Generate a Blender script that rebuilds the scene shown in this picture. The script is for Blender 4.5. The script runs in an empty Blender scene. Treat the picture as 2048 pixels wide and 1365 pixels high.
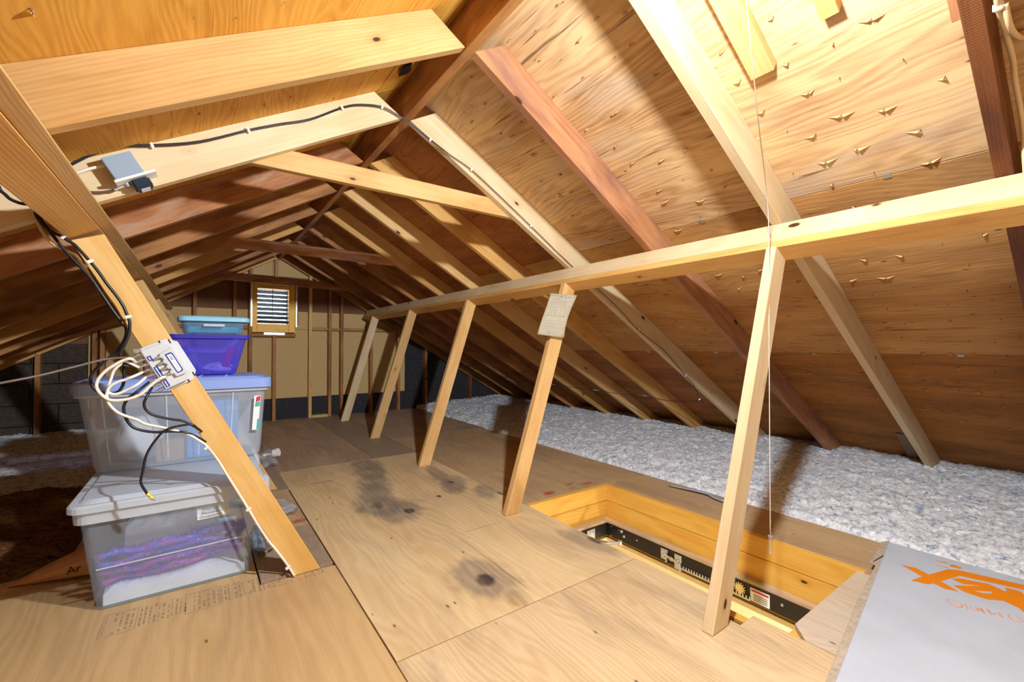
import bpy, bmesh, math, random
from mathutils import Vector, Matrix, noise
random.seed(7)
S = bpy.context.scene
COL = S.collection

# ------------------------------------------------------------------ camera, world, lights, exposure
def make_camera():
    f = 871.302 / 2048.0 * 36.0
    yaw, pit, rol = math.radians(35.622), math.radians(0.701), math.radians(-0.072)
    fw = Vector((math.sin(yaw)*math.cos(pit), math.cos(yaw)*math.cos(pit), math.sin(pit)))
    rt = Vector((math.cos(yaw), -math.sin(yaw), 0)); dn = fw.cross(rt)
    c, s = math.cos(rol), math.sin(rol)
    r2 = c*rt + s*dn; d2 = -s*rt + c*dn
    cam = bpy.data.cameras.new('camera'); cam.lens = f; cam.sensor_width = 36; cam.clip_start = .02
    o = bpy.data.objects.new('camera', cam); COL.objects.link(o)
    m = Matrix((r2, -d2, -fw)).transposed().to_4x4(); m.translation = Vector((0, 0, .946))
    o.matrix_world = m; S.camera = o
make_camera()
S.view_settings.view_transform = 'Standard'; S.view_settings.look = 'None'
S.view_settings.gamma = 1; S.view_settings.use_curve_mapping = False
S.view_settings.exposure = 0.0
W = bpy.data.worlds.new('sky'); S.world = W; W.use_nodes = True
W.node_tree.nodes['Background'].inputs[0].default_value = (.80, .90, 1, 1)
W.node_tree.nodes['Background'].inputs[1].default_value = 7.0

def point_light(name, loc, power, col, rad, falloff=None):
    l = bpy.data.lights.new(name, 'POINT'); l.energy = power; l.color = col; l.shadow_soft_size = rad
    if falloff:
        l.use_nodes = True; nt = l.node_tree; em = nt.nodes['Emission']
        lf = nt.nodes.new('ShaderNodeLightFalloff'); lf.inputs['Strength'].default_value = 1.0
        mx = nt.nodes.new('ShaderNodeMath'); mx.operation = 'MULTIPLY_ADD'
        mx.inputs[1].default_value = falloff
        q = nt.nodes.new('ShaderNodeMath'); q.operation = 'MULTIPLY'; q.inputs[1].default_value = 1-falloff
        nt.links.new(lf.outputs['Quadratic'], q.inputs[0])
        nt.links.new(lf.outputs['Linear'], mx.inputs[0]); nt.links.new(q.outputs[0], mx.inputs[2])
        nt.links.new(mx.outputs[0], em.inputs['Strength'])
    o = bpy.data.objects.new(name, l); COL.objects.link(o); o.location = loc; return o
LAMP = Vector((.86, .45, 1.79))
point_light('attic_bulb_light', LAMP, 110, (.90, .96, 1.0), .03, .97)
point_light('fill_light', (-.1, -.35, 1.25), 1.4, (1.0, .84, .62), .25, .8)  # unseen fill added behind the camera to lift the shadows
point_light('hallway_light', (2.5, .2, -1.5), 70, (1.0, .96, .86), .1)

# ------------------------------------------------------------------ materials
class NT:
    def __init__(s, name):
        s.m = bpy.data.materials.new(name); s.m.use_nodes = True; s.t = s.m.node_tree
        s.b = s.t.nodes['Principled BSDF']; s.out = s.t.nodes['Material Output']
    def n(s, kind, **kw):
        x = s.t.nodes.new('ShaderNode'+kind)
        for k, v in kw.items(): setattr(x, k, v)
        return x
    def l(s, a, b): s.t.links.new(a, b)
    def math(s, op, a, b=None, c=None, clamp=False):
        x = s.n('Math', operation=op, use_clamp=clamp)
        for i, v in enumerate((a, b, c)):
            if v is None: continue
            if isinstance(v, (int, float)): x.inputs[i].default_value = v
            else: s.l(v, x.inputs[i])
        return x.outputs[0]
    def mix(s, fac, a, b, mode='MIX'):
        x = s.n('Mix', data_type='RGBA', blend_type=mode)
        for i, v in ((0, fac), (6, a), (7, b)):
            if isinstance(v, (int, float)): x.inputs[i].default_value = v
            elif isinstance(v, (tuple, list)): x.inputs[i].default_value = (*v[:3], 1)
            else: s.l(v, x.inputs[i])
        return x.outputs[2]
    def ramp(s, v, p0, p1, c0=0.0, c1=1.0):
        x = s.n('MapRange', clamp=True); s.l(v, x.inputs[0])
        for i, q in enumerate((p0, p1, c0, c1)): x.inputs[i+1].default_value = q
        return x.outputs[0]
    def noise(s, vec, scale, detail=3, rough=.55, dist=0):
        x = s.n('TexNoise'); s.l(vec, x.inputs['Vector']); x.inputs['Scale'].default_value = scale
        x.inputs['Detail'].default_value = detail; x.inputs['Roughness'].default_value = rough
        x.inputs['Distortion'].default_value = dist; return x.outputs['Fac']
    def map(s, vec, sc, loc=(0, 0, 0)):
        x = s.n('Mapping'); s.l(vec, x.inputs[0]); x.inputs['Scale'].default_value = sc
        x.inputs['Location'].default_value = loc; return x.outputs[0]
    def bump(s, h, st, dist=.002):
        x = s.n('Bump'); x.inputs['Strength'].default_value = st; x.inputs['Distance'].default_value = dist
        s.l(h, x.inputs['Height']); s.l(x.outputs[0], s.b.inputs['Normal']); return x
def srgb(r, g, b):
    f = lambda c: ((c/255+.055)/1.055)**2.4 if c > 10 else c/255/12.92
    return (f(r), f(g), f(b))
def local_vec(k, spread=7.0):
    """object coordinates shifted by a random amount for each object"""
    tc = k.n('TexCoord'); oi = k.n('ObjectInfo')
    a = k.math('MULTIPLY', oi.outputs['Random'], spread*3.1); b = k.math('MULTIPLY', oi.outputs['Random'], spread)
    cx = k.n('CombineXYZ'); k.l(a, cx.inputs[0]); k.l(b, cx.inputs[2])
    va = k.n('VectorMath', operation='ADD'); k.l(tc.outputs['Object'], va.inputs[0]); k.l(cx.outputs[0], va.inputs[1])
    return va.outputs[0], tc.outputs['Object'], oi.outputs['Random']
def wood(name, light, dark, stain=None, knots=.42, ring=38, rough=.62, bump=.35, stain_amt=.5, mott=.5, saw=0):
    k = NT(name); v, raw, rnd = local_vec(k)
    wob = k.noise(k.map(v, (.8, 2, 2)), 1.3, 2)
    # growth rings cut along the board (local X runs along the grain)
    w = k.n('TexWave', wave_type='RINGS', rings_direction='X', wave_profile='SIN')
    mp = k.map(v, (.10, 1, 1), (0, .06, .03)); add = k.n('VectorMath', operation='ADD'); k.l(mp, add.inputs[0])
    cx = k.n('CombineXYZ'); q = k.math('MULTIPLY', wob, .06); k.l(q, cx.inputs[1]); k.l(q, cx.inputs[2])
    k.l(cx.outputs[0], add.inputs[1]); k.l(add.outputs[0], w.inputs['Vector'])
    w.inputs['Scale'].default_value = ring; w.inputs['Distortion'].default_value = 2.2
    w.inputs['Detail'].default_value = 2; w.inputs['Detail Scale'].default_value = 1.2
    fine = k.noise(k.map(v, (2.2, 95, 95)), 1.0, 4, .6)
    blot = k.noise(k.map(v, (1.6, 6, 6)), 1.5, 3)
    f1 = k.math('MULTIPLY', w.outputs['Fac'], .26); f2 = k.ramp(fine, .32, .75, 0, .42)
    f3 = k.math('ADD', f1, f2); f4 = k.math('MULTIPLY_ADD', k.ramp(blot, .35, .7, -.5, .5), mott, f3, clamp=True)
    c = k.mix(f4, light, dark)
    if stain:
        st = k.noise(k.map(v, (1.3, 5, 5)), 2.1, 4, .6, .4)
        c = k.mix(k.ramp(st, .48, .68, 0, stain_amt), c, stain)
    if saw:
        sw = k.n('TexWave', wave_type='BANDS', bands_direction='X'); k.l(v, sw.inputs['Vector'])
        sw.inputs['Scale'].default_value = 45; sw.inputs['Distortion'].default_value = 2.5; sw.inputs['Detail'].default_value = 2
        c = k.mix(k.math('MULTIPLY', sw.outputs['Fac'], saw), c, tuple(x*.35 for x in dark))
    vo = k.n('TexVoronoi'); k.l(k.map(v, (4.2, 9, 9)), vo.inputs['Vector']); vo.inputs['Scale'].default_value = 1
    sep = k.n('SeparateColor'); k.l(vo.outputs['Color'], sep.inputs[0])
    keep = k.math('LESS_THAN', sep.outputs[0], knots)
    d = k.math('ADD', vo.outputs['Distance'], k.math('MULTIPLY', sep.outputs[1], .05))
    kn = k.math('MULTIPLY', k.ramp(d, .085, .115, 1, 0), keep)
    halo = k.math('MULTIPLY', k.ramp(d, .10, .24, .55, 0), keep)
    rr = k.n('Math', operation='SINE'); k.l(k.math('MULTIPLY', d, 150), rr.inputs[0])
    halo = k.math('MULTIPLY', halo, k.math('MULTIPLY_ADD', rr.outputs[0], .25, .75))
    c = k.mix(halo, c, tuple(x*.75 for x in dark)); c = k.mix(kn, c, (.07, .028, .012))
    # slight tint from board to board
    hv = k.n('HueSaturation'); k.l(c, hv.inputs['Color']); k.l(k.ramp(rnd, 0, 1, .70, .88), hv.inputs['Value'])
    k.l(hv.outputs[0], k.b.inputs['Base Color']); k.b.inputs['Roughness'].default_value = rough
    k.b.inputs['Specular IOR Level'].default_value = .3
    k.bump(k.math('SUBTRACT', f3, kn), bump, .0012)
    return k.m
def plain(name, col, rough=.5, metal=0, spec=.5, var=0, vscale=20, bump=0):
    k = NT(name); k.b.inputs['Roughness'].default_value = rough; k.b.inputs['Metallic'].default_value = metal
    k.b.inputs['Specular IOR Level'].default_value = spec; k.b.inputs['Base Color'].default_value = (*col, 1)
    if var or bump:
        v, raw, r = local_vec(k); n = k.noise(v, vscale, 4)
        if var: k.l(k.mix(k.ramp(n, .3, .7), tuple(x*(1-var) for x in col), tuple(min(1, x*(1+var)) for x in col)), k.b.inputs['Base Color'])
        if bump: k.bump(n, bump, .002)
    return k.m
def plywood(name, light, dark, grey=None, grey_amt=.5, knots=.35, blobs=(), rough=.6, bump=.3, coarse=14, weather=.5, specks=.5, cracks=0.0):
    """sheet veneer; local X along the grain. blobs = (x, y, rx, ry, angle, strength, colour) in local metres"""
    k = NT(name); v, raw, rnd = local_vec(k)
    wob = k.noise(k.map(v, (.45, 2.0, 2.0)), 1.6, 3, .5)
    mp = k.map(v, (.22, 1, .2)); cx = k.n('CombineXYZ'); k.l(k.math('MULTIPLY', wob, .55), cx.inputs[1])
    add = k.n('VectorMath', operation='ADD'); k.l(mp, add.inputs[0]); k.l(cx.outputs[0], add.inputs[1])
    w = k.n('TexWave', wave_type='BANDS', bands_direction='Y'); k.l(add.outputs[0], w.inputs['Vector'])
    w.inputs['Scale'].default_value = coarse; w.inputs['Distortion'].default_value = 1.6; w.inputs['Detail'].default_value = 3
    fine = k.noise(k.map(v, (4, 130, 40)), 1, 4, .6); big = k.noise(k.map(v, (.8, 2.4, 1)), 1.7, 4, .6)
    f = k.math('ADD', k.math('MULTIPLY', w.outputs['Fac'], .30), k.ramp(fine, .3, .75, 0, .35))
    f = k.math('MULTIPLY_ADD', k.ramp(big, .32, .7, -.5, .5), weather, f, clamp=True)
    c = k.mix(f, light, dark)
    if grey:
        g = k.noise(k.map(v, (.7, 2.6, 1), (3, 1, 0)), 1.9, 4, .65, .6)
        c = k.mix(k.ramp(g, .5, .7, 0, grey_amt), c, grey)
    ck = k.noise(k.map(v, (2.2, 48, 5)), 1, 3, .6, .3); c = k.mix(k.ramp(ck, .64, .71, 0, cracks), c, tuple(x*.32 for x in dark))
    vo = k.n('TexVoronoi'); k.l(k.map(v, (1.7, 3.8, .05)), vo.inputs['Vector']); vo.inputs['Scale'].default_value = 1
    sep = k.n('SeparateColor'); k.l(vo.outputs['Color'], sep.inputs[0]); keep = k.math('LESS_THAN', sep.outputs[0], knots)
    d = k.math('ADD', vo.outputs['Distance'], k.math('MULTIPLY', sep.outputs[1], .02))
    kn = k.math('MULTIPLY', k.ramp(d, .050, .072, .9, 0), keep); halo = k.math('MULTIPLY', k.ramp(d, .06, .2, .5, 0), keep)
    rr = k.n('Math', operation='SINE'); k.l(k.math('MULTIPLY', d, 170), rr.inputs[0])
    halo = k.math('MULTIPLY', halo, k.math('MULTIPLY_ADD', rr.outputs[0], .4, .6))
    c = k.mix(halo, c, tuple(x*.7 for x in dark)); c = k.mix(kn, c, (.10, .045, .03))
    for (bx, by, rx, ry, an, st, col) in blobs:
        mm = k.n('Mapping'); mm.vector_type = 'TEXTURE'; k.l(raw, mm.inputs[0])
        mm.inputs['Location'].default_value = (bx, by, 0); mm.inputs['Rotation'].default_value = (0, 0, an)
        mm.inputs['Scale'].default_value = (rx, ry, 50)
        le = k.n('VectorMath', operation='LENGTH'); k.l(mm.outputs[0], le.inputs[0])
        dd = k.math('MULTIPLY_ADD', k.noise(k.map(raw, (1, 2.2, 1)), 7, 5, .65, .5), .95, le.outputs['Value'])
        c = k.mix(k.math('MULTIPLY', k.ramp(dd, 1.12, 1.55, st, 0), k.math('MULTIPLY_ADD', f, .5, .7)), c, col)
    if specks:
        sp = k.n('TexVoronoi'); k.l(k.map(v, (9, 22, .1)), sp.inputs['Vector']); sp.inputs['Scale'].default_value = 1
        s2 = k.n('SeparateColor'); k.l(sp.outputs['Color'], s2.inputs[0])
        c = k.mix(k.math('MULTIPLY', k.ramp(sp.outputs['Distance'], .06, .13, .8, 0), k.math('LESS_THAN', s2.outputs[0], specks*.35)), c, (.06, .03, .012))
    hv = k.n('HueSaturation'); k.l(c, hv.inputs['Color']); hv.inputs['Value'].default_value = .84; hv.inputs['Saturation'].default_value = 1.0
    k.l(hv.outputs[0], k.b.inputs['Base Color']); k.b.inputs['Roughness'].default_value = rough; k.b.inputs['Specular IOR Level'].default_value = .25
    k.bump(f, bump, .0015); return k.m
def plastic_clear(name, col, alpha, rough=.35):
    k = NT(name); tr = k.n('BsdfTransparent'); tr.inputs[0].default_value = (*[min(1, x*.15+.85) for x in col], 1)
    tl = k.n('BsdfTranslucent'); tl.inputs[0].default_value = (*col, 1)
    k.b.inputs['Base Color'].default_value = (*col, 1); k.b.inputs['Roughness'].default_value = rough
    m1 = k.n('MixShader'); m1.inputs[0].default_value = .3; k.l(k.b.outputs[0], m1.inputs[1]); k.l(tl.outputs[0], m1.inputs[2])
    m2 = k.n('MixShader'); m2.inputs[0].default_value = alpha; k.l(tr.outputs[0], m2.inputs[1]); k.l(m1.outputs[0], m2.inputs[2])
    k.l(m2.outputs[0], k.out.inputs[0]); return k.m

M = {}
def B(n, *a, **kw): M[n] = a and a[0]
pineL, pineD = srgb(236, 194, 132), srgb(208, 150, 80)
M['pine'] = wood('pine', pineL, pineD, knots=.5)
M['pine_pale'] = wood('pine_pale', srgb(242, 218, 178), srgb(222, 184, 130), knots=.5)
M['pine_honey'] = wood('pine_honey', srgb(236, 186, 112), srgb(205, 140, 68), knots=.22)
M['pine_red'] = wood('pine_red', srgb(206, 148, 104), srgb(160, 96, 60), stain=srgb(134, 98, 98), stain_amt=.6, knots=.34, mott=.8)
M['pine_brown'] = wood('pine_brown', srgb(196, 138, 82), srgb(136, 80, 40), stain=srgb(110, 70, 46), stain_amt=.6, knots=.3, mott=.8)
M['pine_dark'] = wood('pine_dark', srgb(150, 92, 52), srgb(96, 50, 28), stain=srgb(84, 52, 52), stain_amt=.6, mott=.9, saw=.5)
M['pine_grey'] = wood('pine_grey', srgb(226, 198, 160), srgb(184, 146, 108), stain=srgb(150, 146, 150), knots=.2)
M['pine_worn'] = wood('pine_worn', srgb(196, 132, 82), srgb(128, 72, 38), stain=srgb(212, 192, 172), stain_amt=.5, knots=.2, mott=.9)
M['pine_gold'] = wood('pine_gold', srgb(246, 206, 136), srgb(226, 168, 80), stain=srgb(206, 150, 40), stain_amt=.35, knots=.5)
M['pine_new'] = wood('pine_new', srgb(250, 200, 96), srgb(230, 154, 44), knots=.35)
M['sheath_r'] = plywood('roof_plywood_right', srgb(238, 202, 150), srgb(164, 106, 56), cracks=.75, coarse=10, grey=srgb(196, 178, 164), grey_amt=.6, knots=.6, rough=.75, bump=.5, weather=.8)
M['sheath_r2'] = plywood('roof_plywood_low', srgb(192, 126, 54), srgb(124, 72, 24), cracks=.6, grey=srgb(120, 84, 52), knots=.2, rough=.75, bump=.5, weather=.8, specks=1)  # lower rows browned: deep roof shade put into the colour
M['sheath_r3'] = plywood('roof_plywood_rear', srgb(190, 122, 66), srgb(132, 76, 34), cracks=.6, grey=srgb(120, 80, 66), knots=.3, rough=.75, bump=.5, weather=.8, specks=1)  # rear sheets darkened: shade of the rafters put into the colour
M['sheath_r1'] = plywood('roof_plywood_middle', srgb(216, 164, 100), srgb(158, 102, 48), cracks=.7, grey=srgb(150, 116, 84), grey_amt=.5, knots=.3, rough=.75, bump=.5, weather=.8, specks=.9)  # middle row toned down: light falloff put into the colour
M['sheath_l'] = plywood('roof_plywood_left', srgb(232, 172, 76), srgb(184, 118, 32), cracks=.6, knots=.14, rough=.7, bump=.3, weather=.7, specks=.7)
fl, fd = srgb(232, 204, 158), srgb(200, 162, 112)
grey = srgb(128, 116, 106); dk = srgb(70, 58, 56)
# floor sheets: local x = world y (grain), local y = -world x, origin (0.487, 1.27)
def fb(x, y, rx, ry, an, st, col): return (y-1.27, -(x-.487), rx, ry, an, st, col)
M['ply_main'] = plywood('floor_plywood_stained', fl, fd, knots=0, coarse=8, grey=srgb(170, 150, 128), grey_amt=.35, specks=.45, blobs=(
    fb(.87, 2.56, .20, .15, .3, .8, grey), fb(.95, 2.42, .20, .14, -.4, .75, grey), fb(.93, 2.80, .24, .12, -.25, .75, grey), fb(.99, 3.05, .24, .12, -.2, .7, grey), fb(1.05, 3.28, .22, .13, -.1, .75, grey), fb(1.09, 3.5, .20, .13, 0, .75, grey),
    fb(.864, 2.573, .055, .04, 0, .55, dk), fb(.985, 2.385, .048, .036, 0, .95, dk), fb(.95, 1.53, .20, .14, .2, .7, grey), fb(.95, 1.505, .055, .042, 0, .95, dk),
    fb(1.44, 2.95, .30, .07, -.15, .7, grey), fb(1.42, 2.66, .22, .10, -.5, .75, grey), fb(1.52, 2.42, .16, .08, -.3, .75, grey), fb(1.234, 2.51, .022, .018, 0, .9, dk), fb(1.43, 2.72, .03, .02, 0, .8, dk), fb(1.58, 2.33, .04, .02, 0, .8, dk),
    fb(1.55, 1.50, .20, .09, .2, .6, grey), fb(1.575, 1.50, .05, .028, 0, .9, dk), fb(.70, 3.236, .025, .10, 0, .5, srgb(176, 110, 100)), fb(1.05, 1.62, .36, .0035, 0, .7, srgb(120, 84, 50)),
    fb(1.20, 1.95, .0035, .14, 0, .6, srgb(120, 84, 50)), fb(.98, 1.33, .07, .05, 0, .35, srgb(90, 60, 36))))
M['ply_near'] = plywood('floor_plywood_near', srgb(228, 200, 158), srgb(190, 154, 110), knots=0, grey=srgb(160, 140, 120), grey_amt=.55, specks=.4, weather=.7)
M['ply_left'] = plywood('floor_plywood_left', srgb(214, 180, 130), srgb(186, 148, 98), knots=0, grey=srgb(176, 150, 118), grey_amt=.4, specks=.15, weather=.5, coarse=6)
M['ply_far'] = plywood('floor_plywood_far', srgb(196, 166, 138), srgb(166, 134, 108), knots=0, grey=srgb(130, 112, 100), grey_amt=.4, specks=.15, weather=.6, coarse=6)
M['ply_right'] = plywood('floor_plywood_right', srgb(206, 174, 132), srgb(172, 136, 98), knots=.05, grey=srgb(150, 124, 100), grey_amt=.5, specks=.25, weather=.6,
    blobs=((.10, -.246, .03, .055, .2, .85, srgb(176, 66, 62)), (.10, -.584, .028, .05, -.1, .8, srgb(176, 66, 62)), (.085, -.43, .022, .03, 0, .6, srgb(186, 90, 80)), (.16, -.48, .012, .05, .3, .7, srgb(120, 70, 40))))
M['ply_grey'] = plywood('floor_plywood_grey', srgb(172, 150, 126), srgb(140, 118, 98), knots=0, weather=.4, specks=.1)
M['ply_torn'] = plywood('floor_plywood_torn', srgb(224, 206, 184), srgb(196, 170, 138), knots=0, grey=srgb(196, 186, 180), specks=.3, weather=.6,
    blobs=((.08, .1, .05, .16, .4, .8, srgb(178, 140, 66)), (-.12, .28, .04, .14, -.3, .8, srgb(170, 130, 60)), (-.2, -.02, .03, .1, .2, .7, srgb(186, 150, 80))))
M['ply_edge'] = plain('cut_edge', srgb(226, 200, 150), .8, var=.15)
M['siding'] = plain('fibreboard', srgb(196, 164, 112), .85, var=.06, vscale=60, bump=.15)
M['siding_dark'] = plain('shade_toned_board', srgb(124, 82, 56), .8, var=.1, vscale=30, bump=.15)  # upper gable boards: shadow of rafters and ties put into the colour
M['block'] = plain('tarred_block', srgb(66, 54, 46), .9, var=.35, vscale=40, bump=.6)
def speck(name, base, dot, dens):
    k = NT(name); v, raw, r = local_vec(k); vo = k.n('TexVoronoi'); k.l(v, vo.inputs['Vector']); vo.inputs['Scale'].default_value = 60
    s2 = k.n('SeparateColor'); k.l(vo.outputs['Color'], s2.inputs[0])
    f = k.math('MULTIPLY', k.ramp(vo.outputs['Distance'], .12, .2, 1, 0), k.math('LESS_THAN', s2.outputs[0], dens))
    k.l(k.mix(f, base, dot), k.b.inputs['Base Color']); k.b.inputs['Roughness'].default_value = .85
    k.bump(k.noise(v, 70, 3), .4, .003); return k.m
M['black_board'] = speck('black_foundation_board', srgb(38, 36, 42), srgb(170, 190, 220), .14)
M['steel'] = plain('galvanised_steel', srgb(190, 196, 204), .35, .85, var=.1)
M['splinter'] = plain('torn_splinter', srgb(206, 164, 112), .8)
M['nail'] = plain('nail_steel', srgb(120, 112, 104), .5, .8)
M['black_metal'] = plain('black_painted_metal', srgb(26, 22, 26), .4, .2)
M['brass'] = plain('zinc_yellow', srgb(222, 206, 160), .35, .7)
M['white_pl'] = plain('white_plastic', srgb(236, 236, 234), .4)
M['white_cable'] = plain('white_cable_jacket', srgb(238, 234, 224), .45, var=.06, vscale=12)
M['cream_cable'] = plain('cream_cable_jacket', srgb(214, 190, 150), .5)
M['black_cable'] = plain('black_cable_jacket', srgb(30, 32, 40), .38)
M['grey_cable'] = plain('grey_cable_jacket', srgb(104, 92, 86), .5)
M['clear'] = plastic_clear('frosted_clear_plastic', srgb(218, 236, 255), .18)
M['clear_b'] = plastic_clear('milky_clear_plastic', srgb(228, 240, 255), .27)
M['rim'] = plastic_clear('frosted_rim_plastic', srgb(232, 243, 255), .70)
M['blue_lid'] = plain('periwinkle_plastic', srgb(140, 166, 232), .4)
M['purple_clear'] = plastic_clear('purple_clear_plastic', srgb(104, 98, 250), .34)
M['purple'] = plain('purple_rim_plastic', srgb(52, 50, 176), .4)
M['teal_clear'] = plastic_clear('pale_blue_clear_plastic', srgb(150, 206, 240), .24)
M['teal_lid'] = plain('pale_blue_plastic', srgb(134, 196, 226), .4)
M['teal_stuff'] = plain('teal_paper', srgb(70, 160, 190), .6, var=.4, vscale=14)
def tinsel_mat(name, a, b, c3):
    k = NT(name); v, raw, r = local_vec(k); n = k.noise(v, 26, 3); h = k.noise(v, 90, 1)
    c = k.mix(k.ramp(n, .42, .58), a, b); c = k.mix(k.ramp(h, .66, .7), c, c3)
    k.l(c, k.b.inputs['Base Color']); k.b.inputs['Roughness'].default_value = .3; k.b.inputs['Metallic'].default_value = .15; return k.m
M['tinsel_m'] = tinsel_mat('magenta_tinsel', srgb(216, 84, 214), srgb(128, 84, 232), srgb(255, 190, 205))
M['tinsel_b'] = tinsel_mat('violet_tinsel', srgb(108, 108, 244), srgb(190, 92, 226), srgb(210, 220, 255))
M['white_cloth'] = plain('white_tissue', srgb(240, 242, 250), .8, var=.12, vscale=9, bump=.4)
M['blue_card'] = plain('blue_printed_card', srgb(70, 150, 214), .5, var=.15, vscale=5)
M['brown_card'] = plain('tan_card', srgb(178, 140, 96), .7, var=.1)
M['paper'] = plain('aged_paper', srgb(232, 226, 206), .8, var=.04)
M['ink'] = plain('faded_ink', srgb(120, 122, 116), .8)
M['label_paper'] = plain('label_paper', srgb(240, 244, 248), .7)
M['red'] = plain('red_print', srgb(214, 40, 52), .5)
M['teal'] = plain('teal_print', srgb(70, 180, 180), .5)
M['navy'] = plain('navy_print', srgb(38, 62, 160), .5)
M['kraft'] = plain('kraft_paper', srgb(196, 142, 92), .75, var=.12, vscale=14, bump=.4)
M['black_ink'] = plain('black_marker', srgb(24, 20, 22), .7)
M['grey_pl'] = plain('grey_housing_plastic', srgb(206, 212, 220), .35)
M['jbox_grey'] = plain('grey_box_plastic', srgb(150, 168, 186), .45)
M['adapter'] = plain('dark_blue_black_plastic', srgb(34, 46, 66), .35)
M['bag'] = plain('white_bag_film', srgb(232, 236, 244), .35, bump=.3, vscale=12)
M['film'] = plastic_clear('clear_bag_film', srgb(220, 222, 232), .35, .2)
M['foil'] = plain('crumpled_foil', srgb(214, 220, 228), .25, .9, bump=.8, vscale=40)
M['red_stuff'] = plain('red_wrap', srgb(206, 60, 70), .4)
M['stamp'] = plain('stamp_ink', srgb(152, 130, 106), .8)
M['orange'] = plain('orange_print', srgb(222, 128, 12), .6)
M['card_white'] = plain('worn_white_carton', srgb(178, 186, 198), .75, var=.06, vscale=6)
M['card_edge'] = plain('carton_edge', srgb(176, 160, 140), .9, var=.2, vscale=60)
M['string'] = plain('white_twine', srgb(226, 218, 206), .8)
M['cream_wall'] = plain('cream_wall_paint', srgb(250, 236, 204), .8)
M['louver'] = plain('dark_louver_paint', srgb(64, 78, 88), .5)
M['vent_wood'] = plain('glow_toned_wood', srgb(255, 190, 64), .5, var=.12, vscale=8)  # backlit glow of the vent frame put into the yellow
M['felt'] = plain('black_roofing_felt', srgb(30, 30, 38), .9)
M['baffle'] = plain('kraft_vent_board', srgb(196, 172, 146), .85, var=.12)
M['slab'] = plain('joist_cavity', srgb(90, 62, 40), .9)
k = NT('blown_insulation'); v, raw, r = local_vec(k, 0)
n1 = k.noise(v, 30, 5, .7, .8); n2 = k.noise(v, 7, 3, .6)
c = k.mix(k.ramp(n1, .34, .50), srgb(136, 154, 190), srgb(250, 252, 255)); c = k.mix(k.ramp(n2, .35, .65, 0, .25), c, srgb(206, 220, 240))
k.l(c, k.b.inputs['Base Color']); k.b.inputs['Roughness'].default_value = .95; k.b.inputs['Specular IOR Level'].default_value = .1
k.bump(k.noise(v, 45, 5, .75, 1.0), 1.0, .012); M['insul'] = k.m
k = NT('old_brown_insulation'); v, raw, r = local_vec(k, 0)
n1 = k.noise(k.map(v, (1, 2.2, 1)), 26, 5, .75, .8); n2 = k.noise(v, 2.2, 3, .6)
c = k.mix(k.ramp(n1, .36, .62), srgb(58, 34, 20), srgb(150, 104, 66)); c = k.mix(k.ramp(n2, .5, .62, 0, .5), c, srgb(170, 130, 50))
k.l(c, k.b.inputs['Base Color']); k.b.inputs['Roughness'].default_value = .95; k.b.inputs['Specular IOR Level'].default_value = .1
k.bump(k.noise(v, 45, 5, .75, 1.0), 1.0, .012); M['insul_old'] = k.m
k = NT('glass_bulb'); tr_ = k.n('BsdfTransparent'); em_ = k.n('Emission'); em_.inputs[1].default_value = 12; ms_ = k.n('MixShader'); ms_.inputs[0].default_value = .12
k.l(tr_.outputs[0], ms_.inputs[1]); k.l(em_.outputs[0], ms_.inputs[2]); k.l(ms_.outputs[0], k.out.inputs[0]); M['bulb'] = k.m

# ------------------------------------------------------------------ helpers
def link(name, me, mat, parent=None):
    o = bpy.data.objects.new(name, me); COL.objects.link(o)
    if mat is not None:
        for x in (mat if isinstance(mat, (list, tuple)) else [mat]): me.materials.append(M[x] if isinstance(x, str) else x)
    if parent is not None: o.parent = parent
    return o
def tag(o, label=None, cat=None, group=None, kind=None):
    if label: o['label'] = label
    if cat: o['category'] = cat
    if group: o['group'] = group
    if kind: o['kind'] = kind
    return o
def empty(name, loc=(0, 0, 0), **kw):
    o = bpy.data.objects.new(name, None); COL.objects.link(o); o.location = loc; o.empty_display_size = .05
    return tag(o, **kw)
def frame(o, U, V):
    U = Vector(U).normalized(); V = Vector(V).normalized(); V = (V-U*V.dot(U)).normalized(); Wd = U.cross(V)
    m = Matrix((U, V, Wd)).transposed().to_4x4(); m.translation = Vector(o); return m
def set_world(o, m):
    if o.parent is not None: o.matrix_basis = o.parent.matrix_basis.inverted() @ m if not o.parent.parent else (o.parent.parent.matrix_basis @ o.parent.matrix_basis).inverted() @ m
    else: o.matrix_basis = m
def prism(name, pts, org, U, V, th, mat, parent=None, bev=.0012, center=False):
    """polygon pts (u,v) extruded by th along U x V; local x = u, y = v"""
    bm = bmesh.new(); z0 = -th/2 if center else 0
    a = [bm.verts.new((u, v, z0)) for u, v in pts]; b = [bm.verts.new((u, v, z0+th)) for u, v in pts]; n = len(pts)
    bm.faces.new(a[::-1]); bm.faces.new(b)
    for i in range(n): bm.faces.new((a[i], a[(i+1) % n], b[(i+1) % n], b[i]))
    bmesh.ops.recalc_face_normals(bm, faces=bm.faces)
    if bev: bmesh.ops.bevel(bm, geom=bm.edges[:], offset=bev, segments=1, affect='EDGES')
    me = bpy.data.meshes.new(name); bm.to_mesh(me); bm.free()
    o = link(name, me, mat, parent); set_world(o, frame(org, U, V)); return o
def obj_bm(name, bm, mat, parent=None, m=None, smooth=False):
    me = bpy.data.meshes.new(name); bm.to_mesh(me); bm.free()
    if smooth:
        for p in me.polygons: p.use_smooth = True
    o = link(name, me, mat, parent); set_world(o, m or Matrix.Identity(4)); return o
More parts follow.
